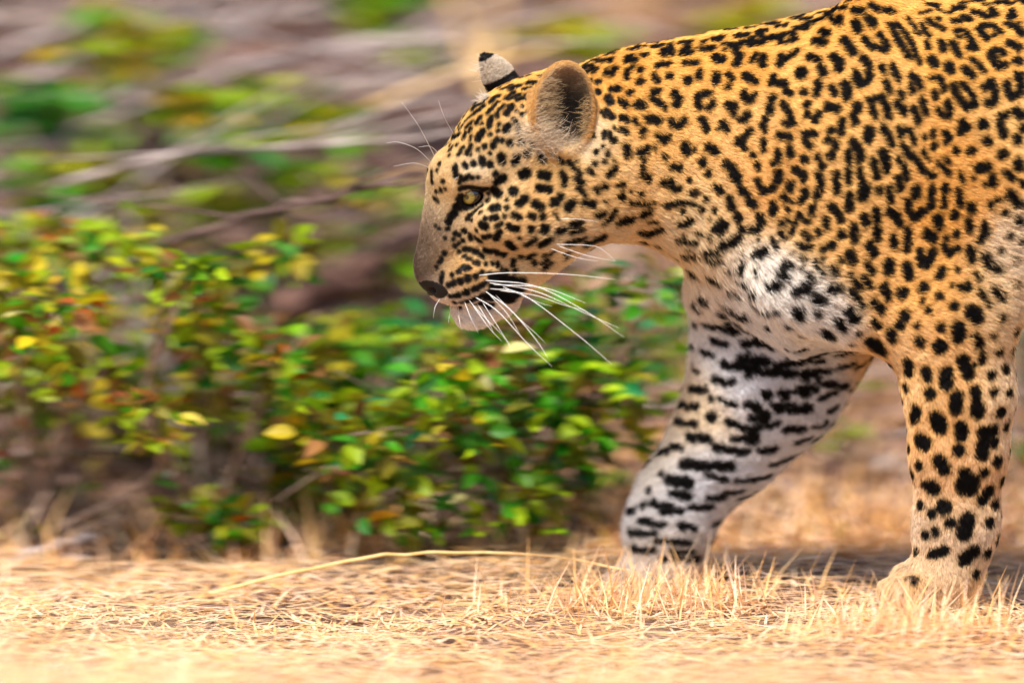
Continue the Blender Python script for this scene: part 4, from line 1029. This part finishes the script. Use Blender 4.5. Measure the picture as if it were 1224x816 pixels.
branch('fallen_branch', 'long horizontal grey branch level with the leopard brow', 'branch', [(60,225,1.15),(160,194,1.12),(260,180,1.1),(380,173,1.1),(470,168,1.08),(545,158,1.05)], 0.0052, 0.0028, m_bark, 8)
branch('fallen_branch', 'brown bare branch pointing at the leopard eye', 'branch', [(200,292,0.72),(290,260,0.66),(360,242,0.62),(430,226,0.58),(505,207,0.54)], 0.0068, 0.0034, m_bark3, 5)
branch('fallen_branch', 'thin twig above the brown bare branch', 'branch', [(360,250,1.50),(450,220,1.40),(520,200,1.30)], 0.003, 0.0015, m_stalk, 2)
branch('fallen_log', 'short dark weathered log left of the leopard nose', 'branch', [(340,372,1.73),(390,345,1.73),(450,325,1.75)], 0.022, 0.018, m_bark2, 1)
branch('fallen_log', 'pale broken branch stub low in the thin shrub', 'branch', [(262,555,0.75),(290,530,0.75),(312,500,0.78)], 0.012, 0.008, m_bark, 1)
branch('fallen_branch', 'grey forked stem leaning through the thin shrub', 'branch', [(255,590,0.60),(235,520,0.62),(200,440,0.68),(160,380,0.75),(130,330,0.80)], 0.008, 0.004, m_bark, 4)
branch('fallen_branch', 'curved pale branch lying on the grass at the left edge', 'branch', [(-30,720,0.35),(20,675,0.42),(60,652,0.45),(115,642,0.48)], 0.009, 0.006, m_bark, 1)
branch('fallen_branch', 'grey branch on the ground behind the far leg of the leopard', 'branch', [(700,500,1.50),(780,488,1.50),(860,470,1.60)], 0.005, 0.003, m_bark, 2)
branch('fallen_branch', 'grey stick lying across the straw between the forelegs', 'branch', [(905,590,1.00),(980,560,1.05),(1075,540,1.10)], 0.005, 0.003, m_bark, 1)
branch('fallen_branch', 'thin grey stick in the very top left corner', 'branch', [(-20,70,2.0),(60,40,2.0),(150,0,2.0)], 0.007, 0.004, m_bark, 5)
branch('fallen_branch', 'slim mauve-grey stick sloping between the upper left sprigs', 'branch', [(40,185,1.7),(130,140,1.7),(270,88,1.7)], 0.006, 0.003, m_bark, 5)
branch('fallen_branch', 'grey twig running level just under the curved branch', 'branch', [(310,118,1.7),(400,100,1.7),(500,96,1.7)], 0.0045, 0.003, m_bark, 4)
branch('fallen_branch', 'grey stick rising out of the orange-tipped shrub', 'branch', [(0,310,1.1),(90,262,1.15),(190,205,1.2)], 0.006, 0.003, m_bark, 5)
branch('fallen_branch', 'dark stick lying just left of the leopard muzzle', 'branch', [(390,322,1.2),(450,290,1.2),(515,268,1.2)], 0.005, 0.003, m_bark3, 3)
branch('grass_stalk', 'pale upright dry stalk leaning left behind the far ear', 'stalk', [(590,120,1.82),(565,60,1.83),(535,-10,1.84)], 0.008, 0.006, m_stalk)
branch('grass_stalk', 'pale upright dry stalk nearest the far ear tip', 'stalk', [(585,110,1.87),(590,50,1.87),(598,-10,1.87)], 0.008, 0.006, m_stalk)
branch('grass_stalk', 'bent golden stalk slanting behind the far ear', 'stalk', [(430,135,1.73),(500,105,1.73),(560,82,1.73),(660,55,1.76)], 0.0045, 0.003, m_stalk)
branch('grass_stalk', 'long arched dry grass stalk lying across the verge below the shrubs', 'stalk', [(235,714,0.10),(330,688,0.12),(430,668,0.14),(520,659,0.15),(640,663,0.12),(780,686,0.05)], 0.0024, 0.0013, m_stalk)
branch('grass_stalk', 'thin golden stalk crossing in front of the brown log', 'stalk', [(270,320,1.40),(350,292,1.40),(430,262,1.40),(520,230,1.40)], 0.003, 0.002, m_stalk)
